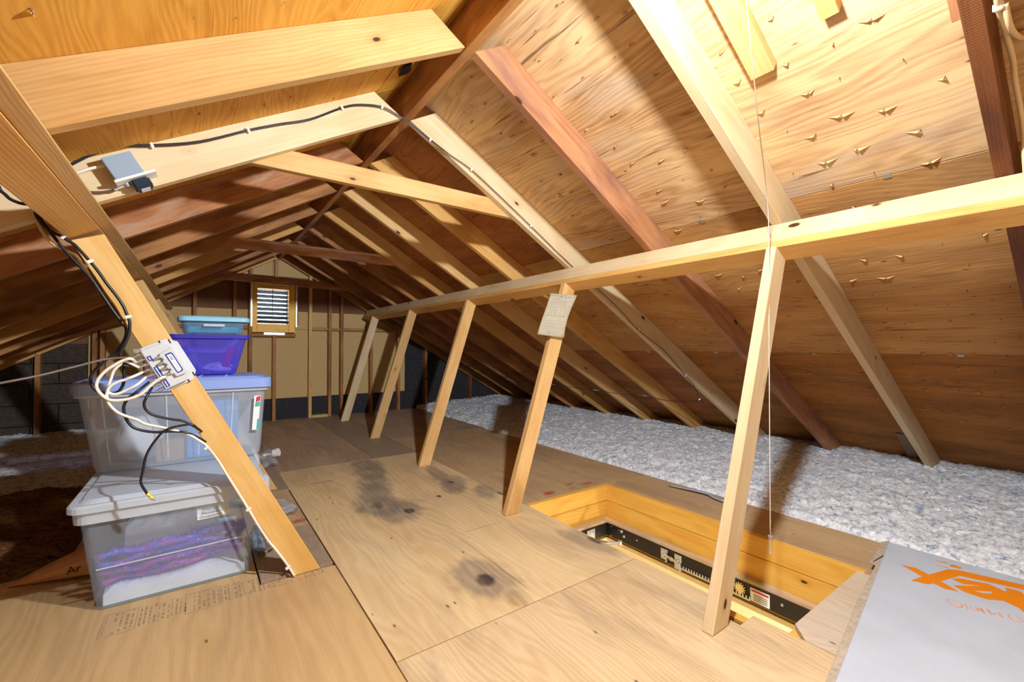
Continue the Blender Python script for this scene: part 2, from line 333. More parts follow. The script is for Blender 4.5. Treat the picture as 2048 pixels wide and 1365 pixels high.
def bbox(bm, c, s, rot=None, mi=0):
    r = bmesh.ops.create_cube(bm, size=1); m = Matrix.Translation(c) @ (rot.to_4x4() if rot else Matrix.Identity(4)) @ Matrix.Diagonal((*s, 1))
    bmesh.ops.transform(bm, matrix=m, verts=r['verts'])
    for f in {f for v in r['verts'] for f in v.link_faces}: f.material_index = mi
    return r['verts']
def cyl(bm, p0, p1, r0, r1=None, seg=12, mi=0):
    p0, p1 = Vector(p0), Vector(p1); d = p1-p0; q = bmesh.ops.create_cone(bm, cap_ends=True, segments=seg, radius1=r0, radius2=r0 if r1 is None else r1, depth=d.length)
    m = Matrix.Translation((p0+p1)/2) @ d.to_track_quat('Z', 'Y').to_matrix().to_4x4(); bmesh.ops.transform(bm, matrix=m, verts=q['verts'])
    for f in {f for v in q['verts'] for f in v.link_faces}: f.material_index = mi
def spline(P, sub=5):
    P = [Vector(p) for p in P]; out = []
    for i in range(len(P)-1):
        p0 = P[max(i-1, 0)]; p1 = P[i]; p2 = P[i+1]; p3 = P[min(i+2, len(P)-1)]
        for j in range(sub):
            t = j/sub; out.append(.5*((2*p1)+(p2-p0)*t+(2*p0-5*p1+4*p2-p3)*t*t+(3*p1-p0-3*p2+p3)*t**3))
    return out+[P[-1]]
def tube_bm(bm, pts, r, seg=8):
    n = len(pts); rings = []; up = Vector((0, 0, 1)); prev = None
    for i, p in enumerate(pts):
        t = (pts[min(i+1, n-1)]-pts[max(i-1, 0)]).normalized()
        if prev is None: a = t.cross(Vector((0, 1, .13))).normalized()
        else: a = (prev-t*prev.dot(t)).normalized()
        prev = a; b = t.cross(a)
        rings.append([bm.verts.new(p+r*(math.cos(2*math.pi*k/seg)*a+math.sin(2*math.pi*k/seg)*b)) for k in range(seg)])
    for i in range(n-1):
        for k in range(seg): bm.faces.new((rings[i][k], rings[i][(k+1) % seg], rings[i+1][(k+1) % seg], rings[i+1][k]))
    bm.faces.new(rings[0][::-1]); bm.faces.new(rings[-1])
def tube(name, P, r, mat, parent=None, sub=5, seg=8):
    bm = bmesh.new(); tube_bm(bm, spline(P, sub), r, seg); return obj_bm(name, bm, mat, parent, smooth=True)
def text(name, body, size, m, mat, parent=None, ext=.0003, sx=1.0):
    cu = bpy.data.curves.new(name, 'FONT'); cu.body = body; cu.size = size; cu.extrude = ext; cu.resolution_u = 2
    cu.align_x = 'CENTER'; cu.align_y = 'CENTER'
    t = bpy.data.objects.new(name, cu); COL.objects.link(t); dg = bpy.context.evaluated_depsgraph_get()
    me = bpy.data.meshes.new_from_object(t.evaluated_get(dg)); bpy.data.objects.remove(t); bpy.data.curves.remove(cu)
    me.transform(Matrix.Diagonal((sx, 1, 1, 1))); me.materials.clear()
    o = link(name, me, mat, parent); set_world(o, m); return o

TH = math.radians(29.97); CT, ST, TT = math.cos(TH), math.sin(TH), math.tan(TH)
RX, LX, RZ0 = .833, .795, 2.06         # ridge board faces, underside of rafters at the ridge
PR = .14                                # rafter depth, square to the roof
VH = PR/CT
def zr(x): return RZ0-(x-RX)*TT
def zl(x): return RZ0-(LX-x)*TT
XE_R, XE_L = 4.95, -3.32                # tails of the rafters at the eaves
RY = [-1.06, -.445] + [.172+.618*i for i in range(10)]

# ------------------------------------------------------------------ roof
ceiling = empty('ceiling', (0, 0, 0), kind='structure')
U_R, V_R = Vector((CT, 0, -ST)), Vector((ST, 0, CT))      # down the right slope, and square to it (outwards)
U_L, V_L = Vector((-CT, 0, -ST)), Vector((-ST, 0, CT))
def rafter(side, y, mat, w=.038, label=None):
    L = ((XE_R-RX) if side > 0 else (LX-XE_L))/CT
    # plumb cut against the ridge board
    a = TT*PR
    pts = [(0.002, 0), (.010, 0), (L, 0), (L, PR), (a+.0, PR)] if side > 0 else [(0.002, 0), (L, 0), (L, PR), (a, PR)]
    if side > 0:
        o = prism('rafter', pts, (RX, y+w, RZ0), U_R, V_R, w, mat, ceiling)
    else:
        o = prism('rafter', pts, (LX, y, RZ0), U_L, V_L, w, mat, ceiling)
    if label: o['label'] = label
    return o
# local frames: U_R x V_R = -y  /  U_L x V_L = +y
rm = ['pine', 'pine', 'pine_dark', 'pine_pale', 'pine_red', 'pine_pale', 'pine_honey', 'pine', 'pine_honey', 'pine_brown', 'pine_brown', 'pine_brown']
lm = ['pine', 'pine', 'pine', 'pine', 'pine', 'pine_pale', 'pine_worn', 'pine_brown', 'pine_brown', 'pine_honey', 'pine_brown', 'pine_brown']  # rear rafters use browner pine: deep attic shade put into the colour
for i, y in enumerate(RY):
    if i == 3: y = .790
    rafter(1, y, rm[i], label='dark red rough-sawn rafter' if i == 2 else ('mauve-stained rafter' if i == 4 else None))
    rafter(-1, y, lm[i], label='bright pale rafter' if i == 5 else None)
prism('ridge_board', [(0, 0), (7.55, 0), (7.55, .185), (0, .185)], (LX, -1.3, 2.052), (0, 1, 0), (0, 0, 1), .038, 'pine_brown', ceiling)
# sheathing sheets
def sheet(side, x0, x1, y0, y1, mat, i):
    if side > 0: P = Vector((x0, y1, zr(x0)+VH+.0005)); L = (x1-x0)/CT
    else: P = Vector((x0, y0, zl(x0)+VH+.0005)); L = (x0-x1)/CT
    # local x = world y (grain), local y = down the slope
    g = .0015
    if side > 0: o = prism('plywood_panel', [(g, g), (y1-y0-g, g), (y1-y0-g, L-g), (g, L-g)], P, (0, -1, 0), U_R, .012, mat, ceiling, bev=.0015)
    else: o = prism('plywood_panel', [(g, g), (y1-y0-g, g), (y1-y0-g, L-g), (g, L-g)], P, (0, 1, 0), U_L, .012, mat, ceiling, bev=.0015)
    return o
rowsR = [(.83, 1.986), (1.986, 3.118), (3.118, 4.25), (4.25, 5.15)]
rowsL = [(.80, -.36), (-.36, -1.49), (-1.49, -2.62), (-2.62, -3.5)]
joints = [[-1.3, -.43, 2.045, 4.517, 6.33], [-1.3, .81, 3.281, 5.753, 6.33]]
for ri in range(4):
    J = joints[ri % 2]
    for a, b in zip(J[:-1], J[1:]):
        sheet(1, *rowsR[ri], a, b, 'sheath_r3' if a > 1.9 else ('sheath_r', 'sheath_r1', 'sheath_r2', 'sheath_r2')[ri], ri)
        sheet(-1, *rowsL[ri], a, b, 'sheath_l', ri)
for side in (1, -1):      # shingle layer that closes the roof above the sheathing
    L = 5.2
    if side > 0: prism('shingle_layer', [(-.01, 0), (7.7, 0), (7.7, L), (-.01, L)], (.812, 6.42, zr(.812)+VH+.0165), (0, -1, 0), U_R, .02, 'felt', ceiling, bev=0)
    else: prism('shingle_layer', [(-.01, 0), (7.7, 0), (7.7, L), (-.01, L)], (.816, -1.28, zl(.816)+VH+.0165), (0, 1, 0), U_L, .02, 'felt', ceiling, bev=0)
# panel clips on the seams
for (x, y) in ((1.986, .479), (1.986, 1.18), (3.118, .468), (3.118, 1.112), (1.986, 1.80), (3.118, 1.75), (3.118, 2.35)):
    prism('panel_clip', [(-.012, -.010), (.012, -.010), (.012, .010), (-.012, .010)], (x, y, zr(x)+VH-.001), (0, -1, 0), U_R, -.002, 'steel', ceiling, bev=0)
# shingle nails and torn splinters below the sheathing
bm = bmesh.new()
def nail(bm, side, x, y, big):
    z = (zr(x) if side > 0 else zl(x))+VH; V = V_R if side > 0 else V_L
    p = Vector((x, y, z+.001)); tilt = Vector((random.uniform(-.25, .25), random.uniform(-.25, .25), 0))
    ln = random.uniform(.008, .016)
    cyl(bm, p, p-(V+tilt)*ln, .0014, .0006, 5, 0)
    if big:
        U = U_R if side > 0 else U_L
        a = random.uniform(-.25, .25); d = Vector((0, math.cos(a), 0))+U*math.sin(a); e = d.cross(V)
        for sg in (random.choice(((1,), (-1,), (1, -1)))):
            l = random.uniform(.010, .042); w = random.uniform(.0015, .005)
            v1 = bm.verts.new(p+d*sg*l); v2 = bm.verts.new(p+e*w-V*.005); v3 = bm.verts.new(p-e*w-V*.009); v4 = bm.verts.new(p-V*.014+d*sg*l*.2)
            for f in ((v1, v2, v4), (v1, v4, v3), (v2, v3, v4)):
                bm.faces.new(f).material_index = 1
for row in range(26):
    xx = .98+row*.125
    y = -.6+random.random()*.2
    while y < 3.6:
        ry = [abs(y-(r+.02)) for r in RY]
        if min(ry) > .05 and xx < 3.9: nail(bm, 1, xx+random.uniform(-.03, .03), y, random.random() < (.68 if xx < 2.5 else .2))
        y += random.uniform(.07, .17) if y < 1.8 else random.uniform(.2, .45)
    xx = .70-row*.125; y = .3
    while y < 2.6 and xx > -1:
        if min(abs(y-(r+.02)) for r in RY) > .05: nail(bm, -1, xx+random.uniform(-.03, .03), y, random.random() < .3)
        y += random.uniform(.12, .3)
o = obj_bm('shingle_nail', bm, ['nail', 'splinter'], ceiling); tag(o, kind='stuff')
# short ventilation blocks nailed up the right slope between the nearest rafters
def cleat(x0, x1, y0, y1, t, mat, label):
    L = (x1-x0)/CT; P = Vector((x0, y1, zr(x0)+VH))
    o = prism('sheathing_block', [(0, 0), (L, 0), (L, -t), (0, -t)], P, U_R, V_R, y1-y0, mat, None)
    return tag(o, label, 'wooden block')
cleat(.9, 1.479, .625, .695, .038, 'pine', 'longer pale wooden block nailed to the roof boards beside the pull string')
cleat(.9, 1.418, .434, .477, .038, 'pine_honey', 'short wooden block at the top edge, between the string and the dark red rafter')
cleat(.9, 1.560, .212, .240, .045, 'pine_red', 'reddish wooden block hard against the dark red rough-sawn rafter')
# felt scrap at the ridge
bm = bmesh.new()
for j in range(2):
    y0 = 1.50+.22*j; V = [bm.verts.new(p) for p in ((.79, y0, 2.235), (.79, y0+.20, 2.225), (.72, y0+.17, 2.165), (.70, y0+.10, 2.15), (.735, y0+.05, 2.17), (.71, y0, 2.185))]
    bm.faces.new(V)
r = bmesh.ops.solidify(bm, geom=bm.faces[:], thickness=.003)
tag(obj_bm('roofing_felt_scrap', bm, 'felt'), 'torn black roofing felt hanging beside the ridge between the first two left rafters', 'roofing felt')

# ------------------------------------------------------------------ purlins and knee walls
pr_top = Vector((1.90, 0, zr(1.90)))
def beam_y(name, P, U, V, uw, vw, y0, y1, mat, label, cat='beam'):
    """timber along world y; its section spans uw along U and vw along V from corner P"""
    P = Vector(P); U = Vector(U); V = Vector(V)
    pts = [(0, 0), (y1-y0, 0), (y1-y0, vw), (0, vw)]
    org = Vector((P.x, y0, P.z)); n = Vector((0, 1, 0)).cross(V)
    s = 1 if n.dot(U) > 0 else -1
    o = prism(name, pts, org, (0, 1, 0), V, uw*s, mat, None, bev=.002); return tag(o, label, cat)
beam_y('purlin', pr_top-V_R*.001, U_R, -V_R, .038, .088, -1.2, 6.12, 'pine_pale', 'long pale 2x4 purlin set on edge under the right-hand rafters', 'purlin')
beam_y('top_plate', pr_top-V_R*.0895, U_R, -V_R, .089, .034, -1.2, 6.12, 'pine_honey', 'flat 2x4 plate under the right purlin, above the leaning studs', 'plate')
pl = Vector((-.2865, 0, zl(-.2865)))
beam_y('purlin', pl-V_L*.001, U_L, -V_L, .038, .086, -1.2, 6.12, 'pine', 'weathered 2x4 purlin under the left rafters, above the diagonal braces', 'purlin')
beam_y('top_plate', pl+U_L*.039-V_L*.001, U_L, -V_L, .089, .090, -1.2, 6.12, 'pine_honey', 'amber plate beside the left purlin, seen from below', 'plate')
studs = [(.781, 1.364, 'pine_pale', 'leaning 2x4 knee wall stud nearest the camera, at the attic hatch'),
         (1.994, 1.386, 'pine', 'leaning 2x4 knee wall stud with the paper notice stapled to it'),
         (3.200, 1.400, 'pine', 'leaning 2x4 knee wall stud third from the camera, right of the dark floor stain'),
         (4.450, 1.420, 'pine', 'leaning 2x4 knee wall stud fourth from the camera, second from the gable wall'),
         (5.690, 1.445, 'pine_pale', 'leaning 2x4 knee wall stud farthest from the camera, beside the gable wall')]
for y, x0, m, lab in studs:
    t = (pr_top-V_R*.1235); xt = t.x-.006; zt = t.z+.004
    a = [(x0, 0.001), (x0+.096, 0.001), (xt+.082, zt-.082*TT), (xt, zt)]
    ux = Vector((xt-x0, 0, zt)).normalized(); vx = Vector((ux.z, 0, -ux.x))
    pts = [((Vector((p[0]-x0, 0, p[1]))).dot(ux), (Vector((p[0]-x0, 0, p[1]))).dot(vx)) for p in a]
    o = prism('knee_wall_stud', pts, (x0, y+.038, 0), ux, vx, .038, m, None, bev=.002)
    # ux x vx = -y or +y
    if ux.cross(vx).y > 0: o.matrix_basis = frame((x0, y, 0), ux, vx)
    tag(o, lab, 'stud')
braces = [(1.985, 'pine_gold', 'diagonal brace standing in front of the storage bins, carrying the cable box'),
          (3.221, 'pine_gold', 'second diagonal brace, just showing behind the cable box brace'),
          (4.457, 'pine', 'third diagonal brace, top end showing behind the second brace'),
          (5.693, 'pine_grey', 'farthest diagonal brace near the gable wall, left of the stacked bins')]
for y, m, lab in braces:
    a = [(.320, 0.001), (.424, 0.001), (-.266, 1.322), (-.345, 1.290)]
    ux = Vector((-.345-.320, 0, 1.290)).normalized(); vx = Vector((ux.z, 0, -ux.x))
    pts = [((Vector((p[0]-.32, 0, p[1]))).dot(ux), (Vector((p[0]-.32, 0, p[1]))).dot(vx)) for p in a]
    fr = frame((.32, y+.038, 0), ux, vx)
    if ux.cross(vx).y > 0: fr = frame((.32, y, 0), ux, vx)
    o = prism('diagonal_brace', pts, (.32, y, 0), ux, vx, .038, m, None, bev=.002); o.matrix_basis = fr
    tag(o, lab, 'brace')
# collar ties
for y, z0, m, lab in ((2.066, 1.698, 'pine', 'pale collar tie crossing nearest the camera under the ridge'),
                      (3.921, 1.695, 'pine_worn', 'worn round-edged collar tie crossing midway down the attic'),
                      (5.774, 1.69, 'pine_worn', 'dark collar tie farthest away, just above the gable vent')):
    xl = LX-(RZ0-z0+VH-.02)/TT; xr = RX+(RZ0-z0+VH-.02)/TT; h = .089; dx = h/TT
    pts = [(xl, 0), (xr, 0), (xr-dx, h), (xl+dx, h)]
    dz = -.035 if y > 5 else 0
    o = prism('collar_tie', [(p[0]-xl, p[1]) for p in pts], (xl, y+.036, z0), (1, 0, dz/1.6), (0, 0, 1), .036, m, None, bev=.010 if 'worn' in m else .002)
    tag(o, lab, 'collar tie')

# ------------------------------------------------------------------ gable wall
gable = empty('wall_back', (0, 6.26, 0), kind='structure')
def gtop(x): return (zr(x) if x > .814 else zl(x))+VH
def gable_piece(name, x0, x1, z0, z1, y, th, mat):
    """rectangle clipped by the roof line"""
    P = [(x0, z0), (x1, z0)]; xs = [x1]+([.814] if x0 < .814 < x1 else [])+[x0]
    if min(gtop(x0), gtop(x1)) <= z0 and gtop(.814) <= z0: return
    for x in xs: P.append((x, min(z1, gtop(x))))
    # add crossings of z1
    Q = [P[0], P[1]]; tops = P[2:]
    xc_r = RX+(RZ0+VH-z1)/TT; xc_l = LX-(RZ0+VH-z1)/TT
    pts = []
    for x in sorted(set([x1, x0]+([.814] if x0 < .814 < x1 else [])+[q for q in (xc_r, xc_l) if x0 < q < x1]), reverse=True):
        pts.append((x, max(z0+.001, min(z1, gtop(x)))))
    if any(p[1] <= z0+.0011 for p in pts):
        pts = [p for p in pts if p[1] > z0+.0011]
        if not pts: return
        xr = min(x1, RX+(RZ0+VH-z0)/TT); xl = max(x0, LX-(RZ0+VH-z0)/TT)
        Q = [(xl, z0), (xr, z0)]
    allp = Q+pts
    o = prism(name, [(p[0]-x0, p[1]-z0) for p in allp], (x0, y+th, z0), (1, 0, 0), (0, 0, 1), th, mat, gable, bev=.001)
    return o
YB = 6.30
VX0, VX1, VZ0, VZ1 = .575, .925, 1.225, 1.665      # vent opening
g = .002
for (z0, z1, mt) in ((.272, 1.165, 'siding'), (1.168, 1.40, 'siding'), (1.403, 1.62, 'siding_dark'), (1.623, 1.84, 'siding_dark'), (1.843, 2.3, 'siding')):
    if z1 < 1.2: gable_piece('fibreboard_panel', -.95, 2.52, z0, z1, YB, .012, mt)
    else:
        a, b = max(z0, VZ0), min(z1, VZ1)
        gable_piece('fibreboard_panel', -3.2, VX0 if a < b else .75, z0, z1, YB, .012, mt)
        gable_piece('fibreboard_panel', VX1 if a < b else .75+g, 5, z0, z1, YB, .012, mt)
        if z0 < VZ0 < z1: gable_piece('fibreboard_panel', VX0, VX1, z0, VZ0, YB, .012, mt)
        if z0 < VZ1 < z1: gable_piece('fibreboard_panel', VX0, VX1, VZ1, z1, YB, .012, mt)
gable_piece('foundation_panel', -.95, 2.52, -.05, .268, YB, .012, 'black_board')
for x0, x1 in ((2.524, 3.4), (3.404, 5.0)):
    for z0, z1 in ((-.05, .268), (.271, .75), (.753, 1.165)): gable_piece('foundation_panel', x0, x1, z0, z1, YB, .012, 'black_board')
for r_ in range(5):
    for c_ in range(7):
        x1 = -.954-.41*c_+(.2 if r_ % 2 else 0); x0 = x1-.402; x1 = min(x1, -.954)
        gable_piece('concrete_block', x0, x1, -.05+.205*r_, .147+.205*r_, YB-.02-random.random()*.004, .05, 'block')
# solid backing closes the wall
bmk = bmesh.new()
for (x0, x1, z0, z1) in ((-3.6, VX0, -.3, 3), (VX1, 5.2, -.3, 3), (VX0, VX1, -.3, VZ0), (VX0, VX1, VZ1, 3)):
    bbox(bmk, ((x0+x1)/2, 6.375, (z0+z1)/2), (x1-x0, .1, z1-z0))
obj_bm('sheathing', bmk, 'siding_dark', gable)
def gstud(x, z0, z1, mat='pine_brown', w=.038, d=.089):
    z1 = min(z1, min(gtop(x-w/2), gtop(x+w/2))-VH+.02)
    prism('wall_stud', [(0, 0), (z1-z0, 0), (z1-z0, w), (0, w)], (x-w/2, YB-d, z0), (0, 0, 1), (1, 0, 0), d, mat, gable, bev=.0015)
for x in (-2.1, -1.7, -1.3, -.89, -.47, -.05, .34, 1.585, 1.99, 2.395, 2.83, 3.23, 3.62): gstud(x, -.02, 3, 'pine_brown' if x < 3 else 'pine_dark')
gstud(-.83, -.02, 1.12, 'pine_brown')
gstud(.505, -.02, 3); gstud(1.185, -.02, 3, 'pine'); gstud(1.43, -.02, 3, 'pine_brown'); gstud(1.02, VZ0, 1.8, 'pine_brown', w=.03)
gstud(.765, -.02, 1.07); gstud(.785, 1.80, 3, 'pine_red')
prism('girt', [(0, 0), (2.0, 0), (2.0, .04), (0, .04)], (1.205, YB-.03, 1.155), (1, 0, 0), (0, 0, 1), .035, 'pine_brown', gable)
prism('girt', [(0, 0), (.75, 0), (.75, .04), (0, .04)], (-.27, YB-.03, 1.155), (1, 0, 0), (0, 0, 1), .035, 'pine_brown', gable)
prism('sill_block', [(0, 0), (.20, 0), (.20, .035), (0, .035)], (1.205, YB-.02, .0), (1, 0, 0), (0, 0, 1), .085, 'pine', gable)
for side in (1, -1):
    L = 4.3
    if side > 0: prism('rafter', [(0, 0), (L, 0), (L, .1), (.06, .1)], (RX, 6.255, RZ0), U_R, V_R, .038, 'pine_brown', gable)
    else: prism('rafter', [(0, 0), (L, 0), (L, .1), (.06, .1)], (LX, 6.217, RZ0), U_L, V_L, .038, 'pine_honey', gable)
# vent
vent = empty('window_1', (.75, 6.22, 1.44), kind='structure')
fo = (.520, 1.000, 1.118, 1.745)
y_f = 6.205
for (x0, x1, z0, z1) in ((fo[0], VX0, fo[2], fo[3]), (VX1, fo[1], fo[2], fo[3]), (VX0, VX1, fo[2], VZ0), (VX0, VX1, VZ1, fo[3])):
    bm = bmesh.new(); bbox(bm, ((x0+x1)/2, y_f+.05, (z0+z1)/2), (x1-x0-.001, .10, z1-z0-.001)); bmesh.ops.bevel(bm, geom=bm.edges[:], offset=.003, segments=1, affect='EDGES')
    obj_bm('vent_frame', bm, 'vent_wood', vent)
for i in range(8):
    z = VZ0+.03+i*(VZ1-VZ0-.03)/7.6
    bm = bmesh.new(); bbox(bm, (.75, 6.33, z), (VX1-VX0, .055, .006), Matrix.Rotation(math.radians(-38), 3, 'X')); obj_bm('louver_slat', bm, 'louver', vent)
for x in (.75,):
    bm = bmesh.new(); bbox(bm, (x, 6.29, 1.445), (.008, .01, VZ1-VZ0)); obj_bm('louver_bar', bm, 'louver', vent)
for x0 in (.502, 1.002):
    bm = bmesh.new(); bbox(bm, (x0+.008, 6.20, 1.47), (.016, .03, .56)); obj_bm('metal_flashing', bm, 'steel', vent)
bm = bmesh.new(); bbox(bm, (.76, 6.19, 1.10), (.23, .03, .028)); obj_bm('sill_strip', bm, 'steel', vent)
bm = bmesh.new(); bbox(bm, (.76, 6.24, 1.085), (.50, .09, .038)); obj_bm('vent_sill', bm, 'pine_brown', vent)

# ------------------------------------------------------------------ end wall behind the camera and eave boards
wf = prism('wall_front', [(-3.6, -.3), (5.2, -.3), (5.2, 2.4), (-3.6, 2.4)], (0, -1.25, 0), (1, 0, 0), (0, 0, 1), .05, 'siding', None, bev=0); tag(wf, kind='structure')
for nm, x in (('wall_right', 5.0), ('wall_left', -3.42)):
    bm = bmesh.new(); bbox(bm, (x, 2.5, 0), (.04, 7.7, .5)); tag(obj_bm(nm, bm, 'pine_dark'), kind='structure')

# ------------------------------------------------------------------ floor
HX0, HX1, HY0, HY1 = 1.593, 2.262, .660, 2.045
bm = bmesh.new()
for (x0, x1, y0, y1) in ((-3.6, HX0-.04, -1.3, 6.4), (HX1+.04, 5.1, -1.3, 6.4), (HX0-.04, HX1+.04, -1.3, HY0-.04), (HX0-.04, HX1+.04, HY1+.04, 6.4)):
    bbox(bm, ((x0+x1)/2, (y0+y1)/2, -.19), (x1-x0, y1-y0, .32))
floor = obj_bm('floor', bm, 'slab'); tag(floor, kind='structure')
def fpanel(pts, mat, z=0.0, th=.018, org=None, label=None):
    ox, oy = org or (min(p[0] for p in pts), min(p[1] for p in pts))
    # local x = +world y, local y = -world x
    P = [((p[1]-oy), -(p[0]-ox)) for p in pts]
    o = prism('plywood_panel', P, (ox, oy, z-th), (0, 1, 0), (-1, 0, 0), th, mat, floor, bev=.001)
    if label: o['label'] = label
    return o
fpanel([(.487, 1.272), (1.590, 1.272), (1.590, 2.045), (1.590, 3.66), (.487, 3.66)], 'ply_main', org=(.487, 1.27), label='plywood sheet with dark knots and stain')
fpanel([(.485, -1.2), (1.590, -1.2), (1.590, .70), (1.590, .76), (1.50, .76), (1.50, .85), (1.590, .85), (1.590, 1.267), (.485, 1.267)], 'ply_near')
fpanel([(.487, 3.665), (1.20, 3.665), (1.20, 6.29), (.487, 6.29)], 'ply_far')
fpanel([(1.204, 3.665), (1.590, 3.665), (1.590, 6.29), (1.204, 6.29)], 'ply_grey')
fpanel([(1.594, 2.049), (2.68, 2.049), (2.68, 4.30), (1.594, 4.30)], 'ply_right', org=(1.595, 2.05), label='plywood sheet with red paint marks')
fpanel([(1.594, 4.304), (2.70, 4.304), (2.70, 6.29), (1.594, 6.29)], 'ply_far')
fpanel([(2.266, .30), (2.68, .30), (2.68, 2.045), (2.266, 2.045)], 'ply_right')
fpanel([(2.266, -1.2), (2.68, -1.2), (2.68, .296), (2.266, .296)], 'ply_right')
fpanel([(1.594, .335), (2.262, .335), (2.262, .655), (1.66, .655), (1.594, .60)], 'ply_torn', label='pale plywood strip with torn brown veneer')
fpanel([(1.594, -1.2), (2.262, -1.2), (2.262, .331), (1.594, .331)], 'ply_torn')
fpanel([(-.63, -1.2), (.482, -1.2), (.482, 1.985), (.2, 1.99), (.2, 2.60), (-.66, 2.60)], 'ply_left', label='plywood sheet with faded grade stamps')
fpanel([(.205, 1.995), (.476, 1.995), (.476, 2.49), (.205, 2.49)], 'ply_grey', z=.010)
fpanel([(.205, 2.495), (.480, 2.495), (.480, 3.175), (.205, 3.175)], 'ply_right')
fpanel([(.205, 3.18), (.482, 3.18), (.482, 4.60), (.205, 4.60)], 'ply_grey', z=.010)
fpanel([(.205, 4.605), (.482, 4.605), (.482, 6.29), (.205, 6.29)], 'ply_far')
fpanel([(-.46, 2.605), (.2, 2.605), (.2, 6.29), (-.46, 6.29)], 'ply_left')
# faded grade stamp printed on the left sheet
bm = bmesh.new()
def mark(x0, y0, x1, y1, z=.0004): bbox(bm, ((x0+x1)/2, (y0+y1)/2, z), (abs(x1-x0), abs(y1-y0), .0006))
def rect(x0, y0, x1, y1, w=.0015):
    mark(x0, y0, x1, y0+w); mark(x0, y1-w, x1, y1); mark(x0, y0, x0+w, y1); mark(x1-w, y0, x1, y1)
rect(-.262, 1.925, -.170, 2.075); rect(-.035, 1.925, .07, 2.075); rect(.125, 1.955, .178, 2.05)
random.seed(3)
x = -.255
while x < .43:
    w = random.choice((.003, .005, .007)); y = 1.935+random.uniform(0, .012)
    if random.random() < .82:
        while y < 2.065:
            l = random.uniform(.006, .028); mark(x, y, x+w, min(y+l, 2.068)); y += l+random.uniform(.003, .02)
            if random.random() < .12: y += .05
    x += w+random.uniform(.004, .011)
obj_bm('grade_stamp', bm, 'stamp', floor)
# hallway under the hatch
bm = bmesh.new()
bbox(bm, (3.3, 1.2, -1.6), (.05, 5, 2.5)); bbox(bm, (1.9, -1.3, -1.6), (2.9, .05, 2.5)); bbox(bm, (1.9, 3.7, -1.6), (2.9, .05, 2.5)); bbox(bm, (.5, 1.2, -1.6), (.05, 5, 2.5)); bbox(bm, (1.9, 1.2, -2.87), (2.9, 5, .05))
for (x0, x1, y0, y1) in ((.5, HX0, -1.3, 3.7), (HX1, 3.3, -1.3, 3.7), (HX0, HX1, -1.3, HY0), (HX0, HX1, HY1, 3.7)): bbox(bm, ((x0+x1)/2, (y0+y1)/2, -.365), (x1-x0, y1-y0, .025))
tag(obj_bm('wall_below', bm, 'cream_wall'), kind='structure')

# ------------------------------------------------------------------ attic hatch
hatch = empty('attic_hatch', (1.93, 1.35, 0), label='rectangular attic stair opening framed with yellow boards, in the floor', cat='hatch')
def hb(nm, x0, x1, y0, y1, z0, z1, mat, along='y', par=None):
    if along == 'y': o = prism(nm, [(0, 0), (y1-y0, 0), (y1-y0, z1-z0), (0, z1-z0)], (x0, y0, z0), (0, 1, 0), (0, 0, 1), x1-x0, mat, par or hatch, bev=.0015)
    else: o = prism(nm, [(0, 0), (x1-x0, 0), (x1-x0, z1-z0), (0, z1-z0)], (x0, y1, z0), (1, 0, 0), (0, 0, 1), y1-y0, mat, par or hatch, bev=.0015)
    return o
for x0, x1 in ((HX1, HX1+.036), (HX0-.036, HX0)):
    zt = .002 if x0 > 2 else -.020
    hb('curb_board', x0, x1, HY0-.03, HY1+.03, -.10, zt, 'pine_new'); hb('joist_board', x0, x1, HY0-.03, HY1+.03, -.34, -.103, 'pine_new')
for y0, y1 in ((HY1, HY1+.036), (HY0-.036, HY0)):
    zt = .002 if y0 > 2 else -.020
    hb('curb_board', HX0, HX1, y0, y1, -.10, zt, 'pine_new', 'x'); hb('joist_board', HX0, HX1, y0, y1, -.34, -.103, 'pine_new', 'x')
lx = .035
hb('frame_ledge', HX1-lx, HX1, HY0, HY1, -.232, -.214, 'pine_grey'); hb('frame_ledge', HX0, HX0+lx, HY0, HY1, -.232, -.214, 'pine_grey')
hb('frame_ledge', HX0+lx, HX1-lx, HY1-lx, HY1, -.232, -.214, 'pine_grey', 'x'); hb('frame_ledge', HX0+lx, HX1-lx, HY0, HY0+lx, -.232, -.214, 'pine_grey', 'x')
mx = HX1-lx-.002
hb('metal_side', mx-.003, mx, HY0+lx, HY1-lx, -.315, -.233, 'black_metal'); hb('metal_side', HX0+lx, HX0+lx+.003, HY0+lx, HY1-lx, -.315, -.233, 'black_metal')
hb('metal_end', HX0+lx, mx, HY1-lx-.003, HY1-lx, -.315, -.233, 'black_metal', 'x'); hb('metal_end', HX0+lx, mx, HY0+lx, HY0+lx+.003, -.315, -.233, 'black_metal', 'x')
def rivet(y, z, r=.006, nm='rivet', mat='steel'):
    bm = bmesh.new(); cyl(bm, (mx-.002, y, z), (mx-.008, y, z), r, r*.7, 12); return obj_bm(nm, bm, mat, hatch)
rivet(1.905, -.247, .004); rivet(1.885, -.250, .011); rivet(1.865, -.275, .010); rivet(1.762, -.262, .006); rivet(.93, -.262, .008); rivet(1.97, -.245, .004); rivet(1.97, -.305, .004)
for (y, z0) in ((1.565, -.300), (1.475, -.322)):
    bm = bmesh.new(); bbox(bm, (mx-.006, y, (z0-.238)/2), (.006, .045, abs(z0+.238))); bbox(bm, (mx-.014, y-.02, z0+.02), (.016, .006, .05)); bmesh.ops.bevel(bm, geom=bm.edges[:], offset=.002, segments=1, affect='EDGES')
    cyl(bm, (mx-.008, y, -.275), (mx-.018, y, -.275), .010, .008, 12); obj_bm('hinge_bracket', bm, 'steel', hatch)
